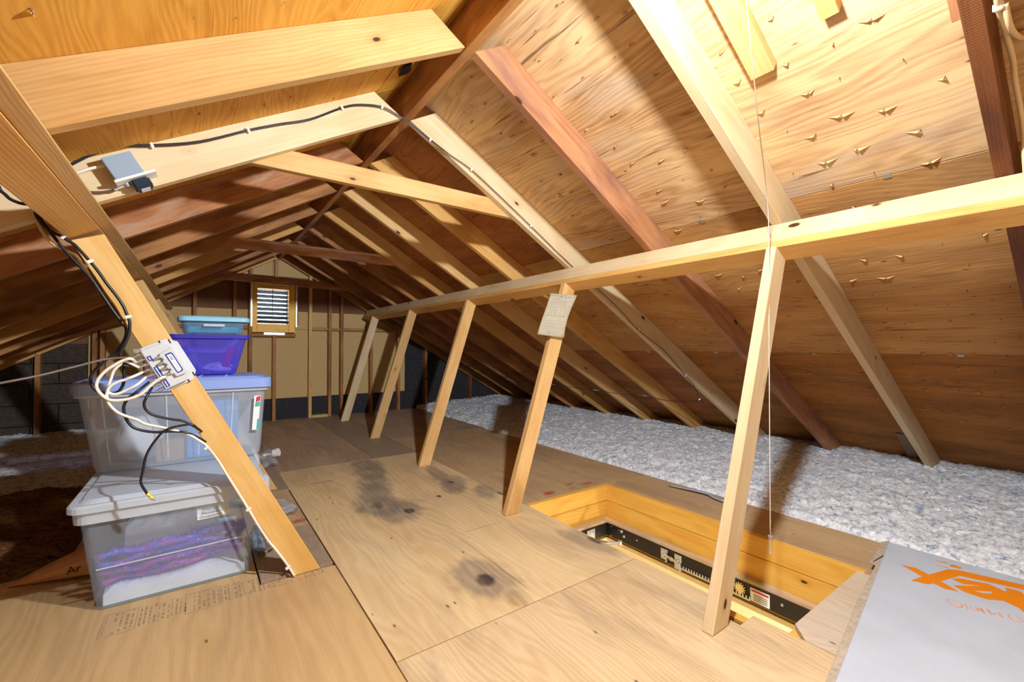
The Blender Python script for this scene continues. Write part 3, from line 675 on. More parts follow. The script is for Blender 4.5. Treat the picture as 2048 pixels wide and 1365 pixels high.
bm = bmesh.new(); cyl(bm, (mx-.014, 1.545, -.270), (mx-.014, 1.48, -.280), .007, .007, 12); cyl(bm, (mx-.014, 1.52, -.274), (mx-.014, 1.505, -.276), .011, .011, 8); obj_bm('spring_bolt', bm, 'brass', hatch)
bm = bmesh.new(); bbox(bm, (mx-.008, 1.27, -.3065), (.004, .39, .008))
for i in range(24): bbox(bm, (mx-.008, 1.455-.0165*i, -.296), (.004, .007, .014))
obj_bm('gear_rack', bm, 'steel', hatch)
bm = bmesh.new(); cyl(bm, (mx-.004, 1.125, -.270), (mx-.010, 1.125, -.270), .020, .020, 20)
for i in range(14):
    a = i*math.tau/14; bbox(bm, (mx-.007, 1.125+.024*math.cos(a), -.270+.024*math.sin(a)), (.005, .010, .005), Matrix.Rotation(a, 3, 'X'))
obj_bm('gear_wheel', bm, 'brass', hatch)
st = hb('warning_sticker', mx-.0042, mx-.0032, .985, 1.075, -.308, -.243, 'label_paper')
hb('sticker_band', mx-.0050, mx-.0044, .990, 1.070, -.258, -.250, 'red', par=st)
for q in range(4): hb('sticker_line', mx-.0050, mx-.0044, .995, 1.060, -.272-.009*q, -.270-.009*q, 'ink', par=st)
bm = bmesh.new(); bbox(bm, (2.06, HY1-lx-.010, -.275), (.07, .010, .075)); cyl(bm, (2.05, HY1-lx-.012, -.258), (2.05, HY1-lx-.022, -.258), .009, .009); cyl(bm, (2.075, HY1-lx-.012, -.258), (2.075, HY1-lx-.022, -.258), .006, .006); bmesh.ops.bevel(bm, geom=bm.edges[:], offset=.001, segments=1, affect='EDGES')
obj_bm('hinge_plate', bm, 'steel', hatch)
bm = bmesh.new(); cyl(bm, (2.02, 1.93, -.30), (2.13, 1.82, -.275), .010); cyl(bm, (2.13, 1.82, -.285), (2.13, 1.82, -.262), .014); bbox(bm, (2.06, 1.90, -.29), (.03, .06, .03), Matrix.Rotation(.6, 3, 'Z')); obj_bm('hinge_arm', bm, 'steel', hatch)

# ------------------------------------------------------------------ insulation
def insulation(name, x0, x1, y0, y1, fz, step, label, mat='insul'):
    nx = int((x1-x0)/step); ny = int((y1-y0)/step); V = []; F = []
    for j in range(ny+1):
        for i in range(nx+1):
            x = x0+(x1-x0)*i/nx; y = y0+(y1-y0)*j/ny; e = fz(x, y)
            if e is None: e = -.03
            p = Vector((x, y, 0))
            h = .018*noise.noise(p*5)+.016*noise.noise(p*15)+.024*abs(noise.noise(p*30))+.005*noise.noise(p*80)
            q = noise.noise_vector(p*30)*.010
            V.append((x+q.x, y+q.y, e+h))
    for j in range(ny):
        for i in range(nx):
            a = j*(nx+1)+i; F.append((a, a+1, a+nx+2, a+nx+1))
    me = bpy.data.meshes.new(name); me.from_pydata(V, [], F); me.update()
    for p in me.polygons: p.use_smooth = True
    o = link(name, me, mat); tag(o, label, 'insulation', kind='stuff')
def fr(x, y):
    t = (x-2.69)
    base = .012+min(max(t, 0)/.35, 1)*.035+max(0, t-.3)*.022
    if t < .03: base = -.02+max(t, -.01)*1.0
    if y > 5.0: base += (y-5.0)*.02
    return base
insulation('blown_insulation', 2.685, 4.95, -.9, 6.28, fr, .0125, 'fluffy white blown insulation along the right eave beside the plywood walkway')
def fl_(x, y):
    lim = -.67 if y < 2.6 else -.49
    if x > lim-.03: return -.045
    return -.02+.02*min(1, (lim-x)/.4)+(.03*(y-4) if y > 4 else 0)
insulation('blown_insulation', -3.25, -.47, 4.10, 6.28, fl_, .016, 'white blown insulation on the far left, beyond the storage bins')
insulation('old_insulation', -3.25, -.47, 2.605, 4.12, fl_, .020, 'old brown insulation on the left, between the parcel and the white insulation', 'insul_old')
insulation('old_insulation', -3.25, -.64, .6, 2.60, lambda x, y: -.02, .03, 'old brown insulation past the left edge of the near plywood', 'insul_old')
# kraft baffles at the eave
def baffle(y, lab, y2=None):
    bm = bmesh.new(); n = 8; R = []
    for i in range(n+1):
        t = i/n; x = 4.12+.42*t; z = zr(x)+VH-.010-.07*t*t
        R.append([bm.verts.new((x, y+.0+.02*math.sin(3*t), z)), bm.verts.new((x+.01, y+.05, z-.015*t)), bm.verts.new((x, y+.10, z+.01*t))])
    for i in range(n):
        for j in range(2): bm.faces.new((R[i][j], R[i][j+1], R[i+1][j+1], R[i+1][j]))
    bmesh.ops.solidify(bm, geom=bm.faces[:], thickness=.003)
    tag(obj_bm('vent_baffle', bm, 'baffle', smooth=True), lab, 'vent baffle')
baffle(1.47, 'brown kraft vent baffle at the right eave beyond the mauve-stained rafter')
baffle(.86, 'brown kraft vent baffle at the right eave between the two nearest long rafters')
baffle(2.70, 'brown kraft vent baffle at the right eave beyond the cable rafter')
baffle(3.34, 'brown kraft vent baffle at the right eave, farther back among the rafters')

# ------------------------------------------------------------------ lamp
lamp = empty('lampholder', LAMP, label='bare bulb lampholder at the ridge with a pull string, above the camera view', cat='lamp')
bm = bmesh.new(); q = bmesh.ops.create_uvsphere(bm, u_segments=16, v_segments=10, radius=.03); bmesh.ops.translate(bm, verts=q['verts'], vec=LAMP)
obj_bm('bulb', bm, 'bulb', lamp, smooth=True)
bm = bmesh.new(); cyl(bm, LAMP+Vector((0, 0, .028)), LAMP+Vector((0, 0, .085)), .016, .02, 16); cyl(bm, LAMP+Vector((0, 0, .085)), LAMP+Vector((0, 0, .12)), .05, .05, 20)
obj_bm('socket', bm, 'white_pl', lamp)
bm = bmesh.new(); cyl(bm, LAMP+Vector((0, 0, .115)), LAMP+Vector((-.10, -.04, .24)), .012); obj_bm('bracket', bm, 'steel', lamp)
ps = empty('pull_string', (1.755, .775, 1.44), label='thin white pull string hanging from a screw eye beside the nearest leaning stud', cat='string')
A = LAMP+Vector((.03, 0, .06)); E0 = Vector((1.757, .776, 1.436))
tube('string', [A, A.lerp(E0, .5)-Vector((0, 0, .01)), E0, (1.757, .776, .9), (1.755, .775, .22)], .0016, 'string', ps, 8, 6)
bm = bmesh.new(); cyl(bm, (1.755, .775, .232), (1.755, .775, .218), .009, .004, 8); cyl(bm, (1.755, .775, .22), (1.755, .775, .165), .003, .005, 8); obj_bm('pull_tassel', bm, 'film', ps)
bm = bmesh.new(); cyl(bm, (1.757, .79, 1.53), (1.757, .782, 1.445), .002, .002, 6); tube_bm(bm, [Vector((1.757+.006*math.cos(a), .778, 1.438+.006*math.sin(a))) for a in [i*math.tau/12 for i in range(12)]], .0016, 6); obj_bm('screw_eye', bm, 'steel', ps)

# ------------------------------------------------------------------ storage bins
def rrect(w, d, r, seg=5):
    P = []
    for cx, cy, a0 in ((w/2-r, d/2-r, 0), (-w/2+r, d/2-r, 90), (-w/2+r, -d/2+r, 180), (w/2-r, -d/2+r, 270)):
        for i in range(seg+1):
            a = math.radians(a0+90*i/seg); P.append((cx+r*math.cos(a), cy+r*math.sin(a)))
    return P
def loops_mesh(bm, L, close_bottom=True, close_top=False):
    R = [[bm.verts.new(p) for p in l] for l in L]; n = len(R[0])
    for a, b in zip(R[:-1], R[1:]):
        for i in range(n): bm.faces.new((a[i], a[(i+1) % n], b[(i+1) % n], b[i]))
    if close_bottom: bm.faces.new(R[0][::-1])
    if close_top: bm.faces.new(R[-1])
def bin_body(name, cb, wb, db, ct, wt, dt, z0, z1, r, mat, parent, ribs=0):
    bm = bmesh.new(); L = []
    n = 8
    def lp(t, inset=0, zz=None):
        cx = cb[0]+(ct[0]-cb[0])*t; cy = cb[1]+(ct[1]-cb[1])*t; w = wb+(wt-wb)*t-2*inset; d = db+(dt-db)*t-2*inset
        z = z0+(z1-z0)*t if zz is None else zz
        return [(cx+x, cy+y, z) for x, y in rrect(w, d, max(r-inset, .004))]
    L.append(lp(0, .014)); L.append(lp(.02, .003)); L += [lp(i/n) for i in range(1, n+1)]
    L += [lp(i/n, .003) for i in range(n, 0, -1)]; L.append(lp(.02, .008, z0+.006))
    loops_mesh(bm, L, True, True)
    # vertical ribs on the front
    for i in range(ribs):
        t = (i+.5)/ribs-.5
        x0, x1 = cb[0]+wb*t*.85, ct[0]+wt*t*.85; y0, y1 = cb[1]-db/2-.001, ct[1]-dt/2-.001
        p0, p1 = Vector((x0, y0, z0+.03)), Vector((x1, y1, z1-.02)); cyl(bm, p0, p1, .004, .004, 6)
    return obj_bm(name, bm, mat, parent, smooth=False)
def slab_r(name, cx, cy, w, d, z0, z1, r, mat, parent, crown=0, lip=.0):
    bm = bmesh.new(); L = [[(cx+x, cy+y, z0) for x, y in rrect(w, d, r)], [(cx+x, cy+y, z1-.006) for x, y in rrect(w, d, r)], [(cx+x, cy+y, z1) for x, y in rrect(w-.012, d-.012, r-.005)]]
    if crown:
        L += [[(cx+x, cy+y, z1-.001) for x, y in rrect(w-.05, d-.05, r)], [(cx+x, cy+y, z1+crown) for x, y in rrect(w-.075, d-.075, r)]]
    loops_mesh(bm, L, True, True); return obj_bm(name, bm, mat, parent, smooth=False)
# bin 1: clear, on the floor
b1 = empty('storage_bin', (-.06, 2.44, 0), label='large clear storage bin on the floor with purple tinsel inside, bottom of the stack', cat='storage bin')
B1c = (-.058, 2.44)
bin_body('bin_body', B1c, .475, .64, (-.066, 2.44), .535, .74, .001, .345, .03, 'clear', b1)
bm = bmesh.new(); cx, cy = -.068, 2.44
Lo = [[(cx+x, cy+y, .335) for x, y in rrect(.560, .770, .04)], [(cx+x, cy+y, .376) for x, y in rrect(.565, .775, .04)], [(cx+x, cy+y, .376) for x, y in rrect(.538, .748, .035)], [(cx+x, cy+y, .335) for x, y in rrect(.538, .748, .035)]]
loops_mesh(bm, Lo+[Lo[0]], False); bmesh.ops.remove_doubles(bm, verts=bm.verts, dist=1e-5); obj_bm('bin_rim', bm, 'rim', b1)
lid1 = slab_r('bin_lid', cx, cy, .590, .800, .377, .402, .045, 'rim', b1, crown=.012)
bm = bmesh.new(); Q = [Vector((x, 2.117-.0035*2, .20+.0)) for x in (-.29, .185)]; cyl(bm, (-.290, 2.098, .158), (.183, 2.098, .168), .0028, .0028, 6); obj_bm('bin_rib', bm, 'rim', b1)
lb = prism('paper_label', [(0, 0), (.105, 0), (.105, .052), (0, .048)], (-.002, 2.080, .272), (1, 0, .05), (0, .05, 1), -.0012, 'label_paper', b1, bev=0)
lm_ = frame((.04, 2.0765, .306), (1, 0, .05), (0, .05, 1))
for i, s_ in enumerate(('Precious', 'Moments', 'Ornaments')):
    text('handwriting', s_, .014, frame((.040, 2.0768-.0006*0+(-.001), .311-.0135*i), (1, 0, .05), (0, .05, 1)), 'ink', lb, sx=1.1)
# tinsel garlands inside
def garland(name, rows, mat, label, r=.020, n=2600):
    bm = bmesh.new(); random.seed(hash(label) % 100 if False else len(label))
    for (P) in rows:
        pts = spline(P, 6); tube_bm(bm, pts, .009, 5)
        for i in range(n//len(rows)):
            k = random.random()*(len(pts)-1); a = pts[int(k)]; b_ = pts[min(int(k)+1, len(pts)-1)]; p = a.lerp(b_, k-int(k))
            d = Vector((random.gauss(0, .35), random.gauss(0, .8), random.gauss(0, 1))).normalized(); l = r*random.uniform(.55, 1.05)
            s = d.cross(Vector((1, random.random(), 0))).normalized()*.0012
            bm.faces.new([bm.verts.new(p-s), bm.verts.new(p+s), bm.verts.new(p+d*l)])
    tag(obj_bm(name, bm, mat), label, 'garland')
def grow(z, x0, x1, y, dz, ph):
    return [(x0+(x1-x0)*i/8, y+.012*math.sin(i*1.3+ph), z+dz*i/8+.006*math.sin(i*2.1+ph)) for i in range(9)]
garland('tinsel_garland', [grow(.082, -.280, .145, 2.162, .026, 0), grow(.112, -.284, .15, 2.158, .026, 1), grow(.098, -.25, .14, 2.21, .03, 2), grow(.128, -.255, .15, 2.20, .026, 2.5)], 'tinsel_m', 'magenta tinsel garland coiled low in the bottom clear bin', .034, 9000)
garland('tinsel_garland', [grow(.150, -.288, .155, 2.158, .022, 3), grow(.176, -.292, .16, 2.156, .02, .5), grow(.168, -.26, .15, 2.21, .02, 2), grow(.200, -.02, .155, 2.17, .0, 2)], 'tinsel_b', 'blue violet tinsel garland lying on top of the magenta one in the bottom bin', .032, 9000)
def lump(name, c, s, mat, label, cat, seed, amp=.25, parent=None, sub=3):
    bm = bmesh.new(); bmesh.ops.create_icosphere(bm, subdivisions=sub, radius=1)
    for v in bm.verts:
        n_ = 1+amp*noise.noise(v.co*1.8+Vector((seed, 0, 0)))+amp*.5*noise.noise(v.co*4.5+Vector((0, seed, 0))); v.co = Vector((v.co.x*s[0]*n_, v.co.y*s[1]*n_, v.co.z*s[2]*n_))+Vector(c)
    o = obj_bm(name, bm, mat, parent, smooth=True)
    return tag(o, label, cat) if label else o
def wavy_block(name, x0, x1, y0, y1, z0, z1, amp, mat, label, cat):
    bm = bmesh.new(); n = 24; T = []; Bt = []
    for j in range(n+1):
        for i in range(n+1):
            x = x0+(x1-x0)*i/n; y = y0+(y1-y0)*j/n; e = 1-max(abs(2*i/n-1), abs(2*j/n-1))**6*.35
            T.append(bm.verts.new((x, y, z0+(z1-z0)*e+amp*noise.noise(Vector((x*9, y*9, z1*20)))+amp*.5*noise.noise(Vector((x*30, y*30, 1))))))
            Bt.append(bm.verts.new((x, y, z0)))
    W_ = n+1
    for j in range(n):
        for i in range(n):
            a = j*W_+i; bm.faces.new((T[a], T[a+1], T[a+W_+1], T[a+W_])); bm.faces.new((Bt[a], Bt[a+W_], Bt[a+W_+1], Bt[a+1]))
    for i in range(n):
        bm.faces.new((Bt[i], Bt[i+1], T[i+1], T[i])); a = n*W_+i; bm.faces.new((Bt[a+1], Bt[a], T[a], T[a+1]))
        a = i*W_; bm.faces.new((Bt[a+W_], Bt[a], T[a], T[a+W_])); a = i*W_+n; bm.faces.new((Bt[a], Bt[a+W_], T[a+W_], T[a]))
    return tag(obj_bm(name, bm, mat, smooth=False), label, cat)
wavy_block('tissue_wad', -.275, .160, 2.136, 2.72, .010, .072, .012, 'white_cloth', 'white tissue padding under the tinsel in the bottom bin', 'tissue paper')
wavy_block('tissue_wad', -.23, .06, 2.26, 2.70, .15, .275, .06, 'white_cloth', 'white tissue bundle behind and above the tinsel in the bottom bin', 'tissue paper')
# bin 2: milky with blue lid, on bin 1
b2 = empty('storage_bin', (-.06, 2.60, .415), label='large milky storage bin with a periwinkle blue lid, second from the bottom', cat='storage bin')
bin_body('bin_body', (-.052, 2.60), .60, .29, (-.068, 2.60), .665, .36, .416, .745, .04, 'clear_b', b2, ribs=0)
for x0_, x1_ in ((-.30, -.325), (-.11, -.118), (.0, -.004), (.12, .128)):
    bm = bmesh.new(); cyl(bm, (x0_, 2.456, .45), (x1_, 2.420, .73), .0035, .0035, 6); obj_bm('bin_rib', bm, 'rim', b2)
slab_r('bin_rim', -.068, 2.60, .690, .385, .735, .752, .045, 'rim', b2)
lid2 = slab_r('bin_lid', -.068, 2.60, .712, .412, .750, .795, .05, 'blue_lid', b2, crown=.008)
for xx in (-.2, .0, .1):
    bm = bmesh.new(); cyl(bm, (xx, 2.45, .803), (xx+.02, 2.74, .803), .006, .006, 6); obj_bm('lid_rib', bm, 'blue_lid', lid2)
sk = prism('product_sticker', [(0, 0), (.026, .0), (.034, .165), (.008, .165)], (.205, 2.4145, .545), (1, 0, 0), (0, -.10, 1), -.0012, 'label_paper', b2, bev=0)
prism('sticker_badge', [(.006, .0), (.022, .004), (.024, .026), (.008, .022)], (.214, 2.397, .682), (1, 0, 0), (0, -.10, 1), .0006, 'red', sk, bev=0)
prism('sticker_panel', [(.0, .0), (.018, .0), (.02, .02), (.003, .02)], (.217, 2.3985, .660), (1, 0, 0), (0, -.10, 1), .0006, 'teal', sk, bev=0)
prism('sticker_panel', [(.0, .0), (.010, .0), (.012, .05), (.003, .05)], (.224, 2.412, .548), (1, 0, 0), (0, -.10, 1), .0006, 'teal', sk, bev=0)
# things inside bin 2
def solid_box(name, c, s, rot, mat, label, cat, bev=.004):
    bm = bmesh.new(); bbox(bm, (0, 0, 0), s); bmesh.ops.bevel(bm, geom=bm.edges[:], offset=bev, segments=2, affect='EDGES')
    o = obj_bm(name, bm, mat); o.matrix_basis = Matrix.Translation(c) @ Matrix.Rotation(rot, 4, 'Z'); return tag(o, label, cat) if label else o
cb_ = solid_box('gift_carton', (.055, 2.555, .565), (.20, .12, .27), .0, 'blue_card', 'blue printed carton inside the milky bin, behind the diagonal brace', 'carton')
t_ = text('lettering', 'rtman', .020, frame((.115, 2.514, .650), (1, .05, 0), (0, 0, 1)), 'label_paper', None)
t_.parent = cb_; t_.matrix_basis = cb_.matrix_basis.inverted() @ frame((.122, 2.4945, .650), (1, 0, 0), (0, 0, 1))
solid_box('gift_carton', (-.105, 2.52, .475), (.10, .05, .10), .0, 'brown_card', 'small tan carton low in the milky bin, behind the hanging cables', 'carton')
lump('tissue_wad', (-.22, 2.61, .53), (.085, .10, .10), 'white_cloth', 'pale wrapped bundle in the left half of the milky bin', 'wrapped bundle', 5, .2)
# bin 3 purple
b3 = empty('storage_bin', (.045, 2.63, .80), label='purple see-through storage bin standing on the blue lid', cat='storage bin')
bin_body('bin_body', (.030, 2.64), .235, .18, (.042, 2.64), .300, .25, .806, .992, .025, 'purple_clear', b3)
bm = bmesh.new(); cx, cy = .042, 2.64
Lo = [[(cx+x, cy+y, .982) for x, y in rrect(.322, .272, .03)], [(cx+x, cy+y, 1.000) for x, y in rrect(.326, .276, .03)], [(cx+x, cy+y, 1.000) for x, y in rrect(.300, .250, .026)], [(cx+x, cy+y, .982) for x, y in rrect(.300, .250, .026)]]
loops_mesh(bm, Lo+[Lo[0]], False); bmesh.ops.remove_doubles(bm, verts=bm.verts, dist=1e-5); obj_bm('bin_rim', bm, 'purple', b3)
solid_box('wrapped_candle', (.115, 2.580, .892), (.036, .025, .10), 0, 'red_stuff', 'red wrapped stick standing inside the purple bin', 'package').rotation_euler = (0, .25, 0)
lump('ribbon_bow', (.070, 2.605, .840), (.055, .035, .026), 'white_cloth', 'crumpled white ribbon bow at the bottom of the purple bin', 'ribbon', 11, .6)
lump('bead_bag', (-.030, 2.60, .875), (.028, .035, .045), 'film', 'clear bag of beads at the left of the purple bin', 'bag', 2, .4)
# bin 4 pale blue
b4 = empty('storage_bin', (.058, 2.64, 1.0), label='small pale blue storage bin with a lid, on top of the stack', cat='storage bin')
bin_body('bin_body', (.055, 2.64), .238, .19, (.055, 2.64), .258, .22, 1.001, 1.068, .025, 'teal_clear', b4)
slab_r('bin_lid', .058, 2.64, .290, .250, 1.064, 1.086, .035, 'teal_lid', b4, crown=.004)
solid_box('craft_pad', (.055, 2.64, 1.024), (.205, .15, .03), 0, 'teal_stuff', 'teal craft papers lying inside the small pale blue bin', 'paper')
bm = bmesh.new(); bbox(bm, (.055, 2.527, 1.045), (.085, .008, .012)); bmesh.ops.bevel(bm, geom=bm.edges[:], offset=.002, segments=1, affect='EDGES'); obj_bm('latch_handle', bm, 'rim', b4)

# ------------------------------------------------------------------ bags and parcel near the bins
bg = empty('white_bag', (.30, 3.3, 0), label='bulging white plastic bag on the floor behind the bins, right side', cat='bag')
lump('lower_bulge', (.245, 3.04, .10), (.115, .125, .095), 'bag', None, None, 4, .12, bg)
lump('upper_bulge', (.19, 3.08, .24), (.12, .12, .11), 'bag', None, None, 9, .12, bg)
bg2 = empty('clear_bag', (.42, 3.9, 0), label='crumpled clear bag with a white spool end behind the white bag', cat='bag')
lump('film', (.43, 3.85, .07), (.07, .09, .065), 'film', None, None, 6, .7, bg2)
bm = bmesh.new(); cyl(bm, (.47, 3.80, .12), (.50, 3.78, .13), .03, .03, 16); cyl(bm, (.40, 3.82, .11), (.47, 3.80, .12), .008, .008, 8); obj_bm('spool_end', bm, 'white_pl', bg2)
lump('clear_bag', (.385, 2.77, .032), (.065, .11, .028), 'film', 'small crumpled clear plastic bag on the floor right of the diagonal brace', 'bag', 13, .7)
lump('foil_package', (.245, 2.34, .050), (.045, .16, .045), 'foil', 'crumpled silver foil package between the bottom bin and the diagonal brace', 'package', 15, .5)
# kraft parcel: pointed paper wrapped bundle on the floor left of the bottom bin
bm = bmesh.new(); nseg = 14; L = []
for i in range(nseg+1):
    t = i/nseg; cx = -.60+.255*t; cy = 2.54-.03*t; w = .02+.20*t**.9; h = .004+.058*t
    ring = []
    for a_ in range(12):
        a = a_*math.tau/12; rr = 1+.10*noise.noise(Vector((t*5, a*1.5, 3)))
        ring.append((cx+.004*noise.noise(Vector((a, t*9, 1))), cy+w*.5*math.cos(a)*rr, h+h*math.sin(a)*rr+.002))
    L.append(ring)
loops_mesh(bm, L, True, True)
par = obj_bm('paper_parcel', bm, 'kraft'); tag(par, 'crumpled brown paper parcel with marker letters, left of the bottom bin', 'parcel')
t_ = text('lettering', 'Ar', .040, frame((-.398, 2.418, .060), (1, .0, .12), (0, .25, .95)), 'black_ink', None, ext=.0006)
t_.parent = par

# ------------------------------------------------------------------ cable splitter on the brace
D = Vector((.462, 0, -.887)).normalized(); Vn = Vector((.887, 0, .462)).normalized()
sp = empty('cable_splitter', (-.087, 1.975, .882), label='light grey cable multiswitch box with coax fittings, screwed to the diagonal brace', cat='splitter box')
C0 = Vector((-.087, 1.985, .882))
def F(u, v, w): return C0+D*u+Vn*v+Vector((0, -w, 0))
def fprism(nm, pts, w0, th, mat, par, bev=.0015):
    o = prism(nm, pts, (0, 0, 0), (1, 0, 0), (0, 1, 0), th, mat, par, bev=bev)
    m = frame(C0+Vector((0, -w0, 0)), D, Vn)      # D x Vn points away from or toward the camera
    s = D.cross(Vn).y
    if s > 0:     # extrude the other way
        for v in o.data.vertices: v.co.z = -v.co.z
        o.data.flip_normals()
    set_world(o, m); return o
fprism('base_plate', [(-.086, -.048), (-.086, .030), (-.062, .056), (.058, .056), (.084, .034), (.084, -.048)], .001, .007, 'grey_pl', sp)
fprism('housing', [(-.078, -.050), (-.078, .016), (-.056, .040), (.052, .040), (.076, .020), (.076, -.050)], .008, .020, 'grey_pl', sp, .003)
fprism('raised_cover', [(-.045, -.010), (-.050, .030), (-.040, .036), (.045, .036), (.052, .028), (.050, -.004)], .028, .012, 'grey_pl', sp, .003)
for s_ in ((-.080, .010), (-.072, .036), (.066, .044), (.080, .020)):
    fprism('slot', [(s_[0]-.008, s_[1]-.002), (s_[0]+.008, s_[1]-.002), (s_[0]+.008, s_[1]+.002), (s_[0]-.008, s_[1]+.002)], .0082, .0004, 'black_metal', sp, 0)
lbp = fprism('brand_label', [(-.036, .004), (-.036, .022), (-.030, .026), (.036, .026), (.040, .020), (.040, .006)], .0402, .0006, 'navy', sp, 0)
fprism('label_field', [(-.031, .008), (-.031, .020), (-.027, .0225), (.032, .0225), (.036, .018), (.036, .009)], .0409, .0003, 'label_paper', lbp, 0)
txm = frame(F(-.018, .0155, .0415), D, Vn)
def face_text(nm, s, size, u, v, w, mat, par):
    z = Vector((0, -1, 0)); x = D; y = z.cross(x)
    m = Matrix((x, y, z)).transposed().to_4x4(); m.translation = F(u, v, w); text(nm, s, size, m, mat, par, .0002)
face_text('lettering', 'OBE', .011, -.018, .015, .0415, 'navy', lbp); face_text('lettering', 'MULTISWITCH', .0045, .015, .015, .0415, 'ink', lbp)
for (a_, b_) in ((-.052, -.034), (-.010, .030), (.044, .070)):
    lb_ = fprism('port_label', [(a_, -.044), (b_, -.044), (b_, -.032), (a_, -.032)], .0284, .0005, 'navy', sp, 0)
    fprism('label_text', [(a_+.003, -.040), (b_-.003, -.040), (b_-.003, -.037), (a_+.003, -.037)], .0290, .0003, 'label_paper', lb_, 0)
def fitting(u, v0, w, parent=sp, ln=.030, mat='steel'):
    bm = bmesh.new(); a = F(u, v0, w); d = -Vn
    cyl(bm, a, a+d*.010, .0055, .0055, 8); cyl(bm, a+d*.010, a+d*.017, .0065, .0065, 6); cyl(bm, a+d*.017, a+d*ln, .0042, .0042, 10)
    obj_bm('coax_fitting', bm, mat, parent)
for i in range(8): fitting(-.068+.0195*i, -.048, .016)
for i in range(4):
    bm = bmesh.new(); a = F(-.034+.021*i, -.010, .035); cyl(bm, a-Vn*.0, a-Vn*.010, .0055, .0055, 6); cyl(bm, a-Vn*.010, a-Vn*.018, .0042, .0042, 10); obj_bm('coax_fitting', bm, 'steel', sp)
    bm = bmesh.new(); a = F(-.034+.021*i, -.002, .034); cyl(bm, a, a-Vn*.008, .008, .008, 12); obj_bm('port_boss', bm, 'grey_pl', sp)
bm = bmesh.new(); bbox(bm, F(-.080, -.058, .006), (.022, .003, .018)); cyl(bm, F(-.080, -.060, .008), F(-.080, -.060, .016), .005); obj_bm('ground_tab', bm, 'steel', sp)
def port(i): return F(-.068+.0195*i, -.078, .016)

C_LC=[(-0.443,2.012,1.454),(-0.387,2.012,1.510),(-0.347,2.012,1.545),(-0.305,2.012,1.585),(-0.256,2.012,1.622),(-0.204,2.012,1.645),(-0.145,2.012,1.661),(-0.006,2.012,1.713),(0.150,2.012,1.802),(0.262,2.012,1.860),(0.376,2.012,1.915),(0.507,2.012,2.007),(0.586,2.012,2.046),(0.688,2.012,2.068),(0.776,2.012,2.050),(0.821,2.012,2.034),(0.935,2.012,1.983),(1.045,2.012,1.938),(1.174,2.012,1.890),(1.358,2.012,1.785),(1.578,2.012,1.653),(1.806,2.012,1.513),(1.977,2.012,1.415),(2.100,2.012,1.351),(2.360,2.012,1.200),(2.558,2.012,1.063),(2.870,2.012,0.910),(3.137,2.012,0.714),(3.255,2.012,0.629),(3.333,2.012,0.510)]
C_EAVE=[(3.333,2.012,0.510),(3.45,2.05,.47),(3.574,2.157,0.467),(3.641,2.499,0.428),(3.588,2.775,0.458),(3.611,3.080,0.445),(3.587,3.453,0.459),(3.586,3.818,0.460),(3.558,4.121,0.476),(3.552,4.547,0.479),(3.511,4.737,0.503),(3.477,5.407,0.523),(3.444,5.967,0.541)]
K_LC=[(-0.145,1.661),(0.150,1.802),(0.507,2.007),(0.688,2.070),(0.935,1.983),(1.174,1.890),(1.578,1.653),(2.100,1.351),(2.564,1.066),(3.144,0.714),(3.333,0.510)]
C_MAIN=[(-0.531,1.955,1.436),(-0.488,1.955,1.409),(-0.471,1.955,1.391),(-0.449,1.955,1.382),(-0.428,1.955,1.381),(-0.418,1.955,1.371),(-0.416,1.955,1.351),(-0.401,1.955,1.324),(-0.378,1.955,1.302),(-0.355,1.955,1.294),(-0.351,1.955,1.287),(-0.331,1.955,1.272),(-0.313,1.955,1.249),(-0.296,1.955,1.225),(-0.273,1.955,1.190),(-0.251,1.955,1.150),(-0.229,1.955,1.115),(-0.211,1.955,1.081),(-0.200,1.955,1.048),(-0.194,1.955,1.026),(-0.195,1.955,0.990),(-0.205,1.955,0.953),(-0.214,1.955,0.930),(-0.217,1.955,0.911),(-0.213,1.955,0.889),(-0.205,1.955,0.880)]
C_BACK=[(-0.426,1.975,1.376),(-0.405,1.975,1.335),(-0.382,1.975,1.296),(-0.359,1.975,1.258),(-0.333,1.975,1.222),(-0.295,1.975,1.170),(-0.268,1.975,1.120),(-0.241,1.975,1.069),(-0.215,1.975,1.024),(-0.205,1.975,1.005),(-0.207,1.975,0.974),(-0.226,1.975,0.928),(-0.251,1.975,0.902),(-0.278,1.975,0.869),(-0.291,1.975,0.843),(-0.288,1.975,0.816),(-0.274,1.975,0.795),(-0.250,1.975,0.787),(-0.226,1.975,0.789),(-0.213,1.975,0.807),(-0.208,1.975,0.835),(-0.209,1.975,0.864),(-0.202,1.975,0.884)]
C_BEIGE=[(-0.419,1.985,1.372),(-0.412,1.985,1.360),(-0.420,1.985,1.342),(-0.407,1.985,1.304),(-0.383,1.985,1.271),(-0.356,1.985,1.255),(-0.331,1.985,1.239),(-0.310,1.985,1.200),(-.27,1.99,1.12)]
K_MAIN=[(-0.417,1.370),(-0.355,1.294),(-0.293,1.221),(-0.198,1.044)]
C_WA=[(-0.187,1.925,0.903),(-0.207,1.925,0.897),(-0.229,1.925,0.882),(-0.251,1.925,0.862),(-0.267,1.925,0.836),(-0.270,1.925,0.812),(-0.259,1.925,0.789),(-0.240,1.925,0.770),(-0.214,1.925,0.766),(-0.185,1.925,0.771),(-0.159,1.925,0.784),(-0.137,1.925,0.809),(-0.121,1.925,0.825),(-0.102,1.925,0.838)]
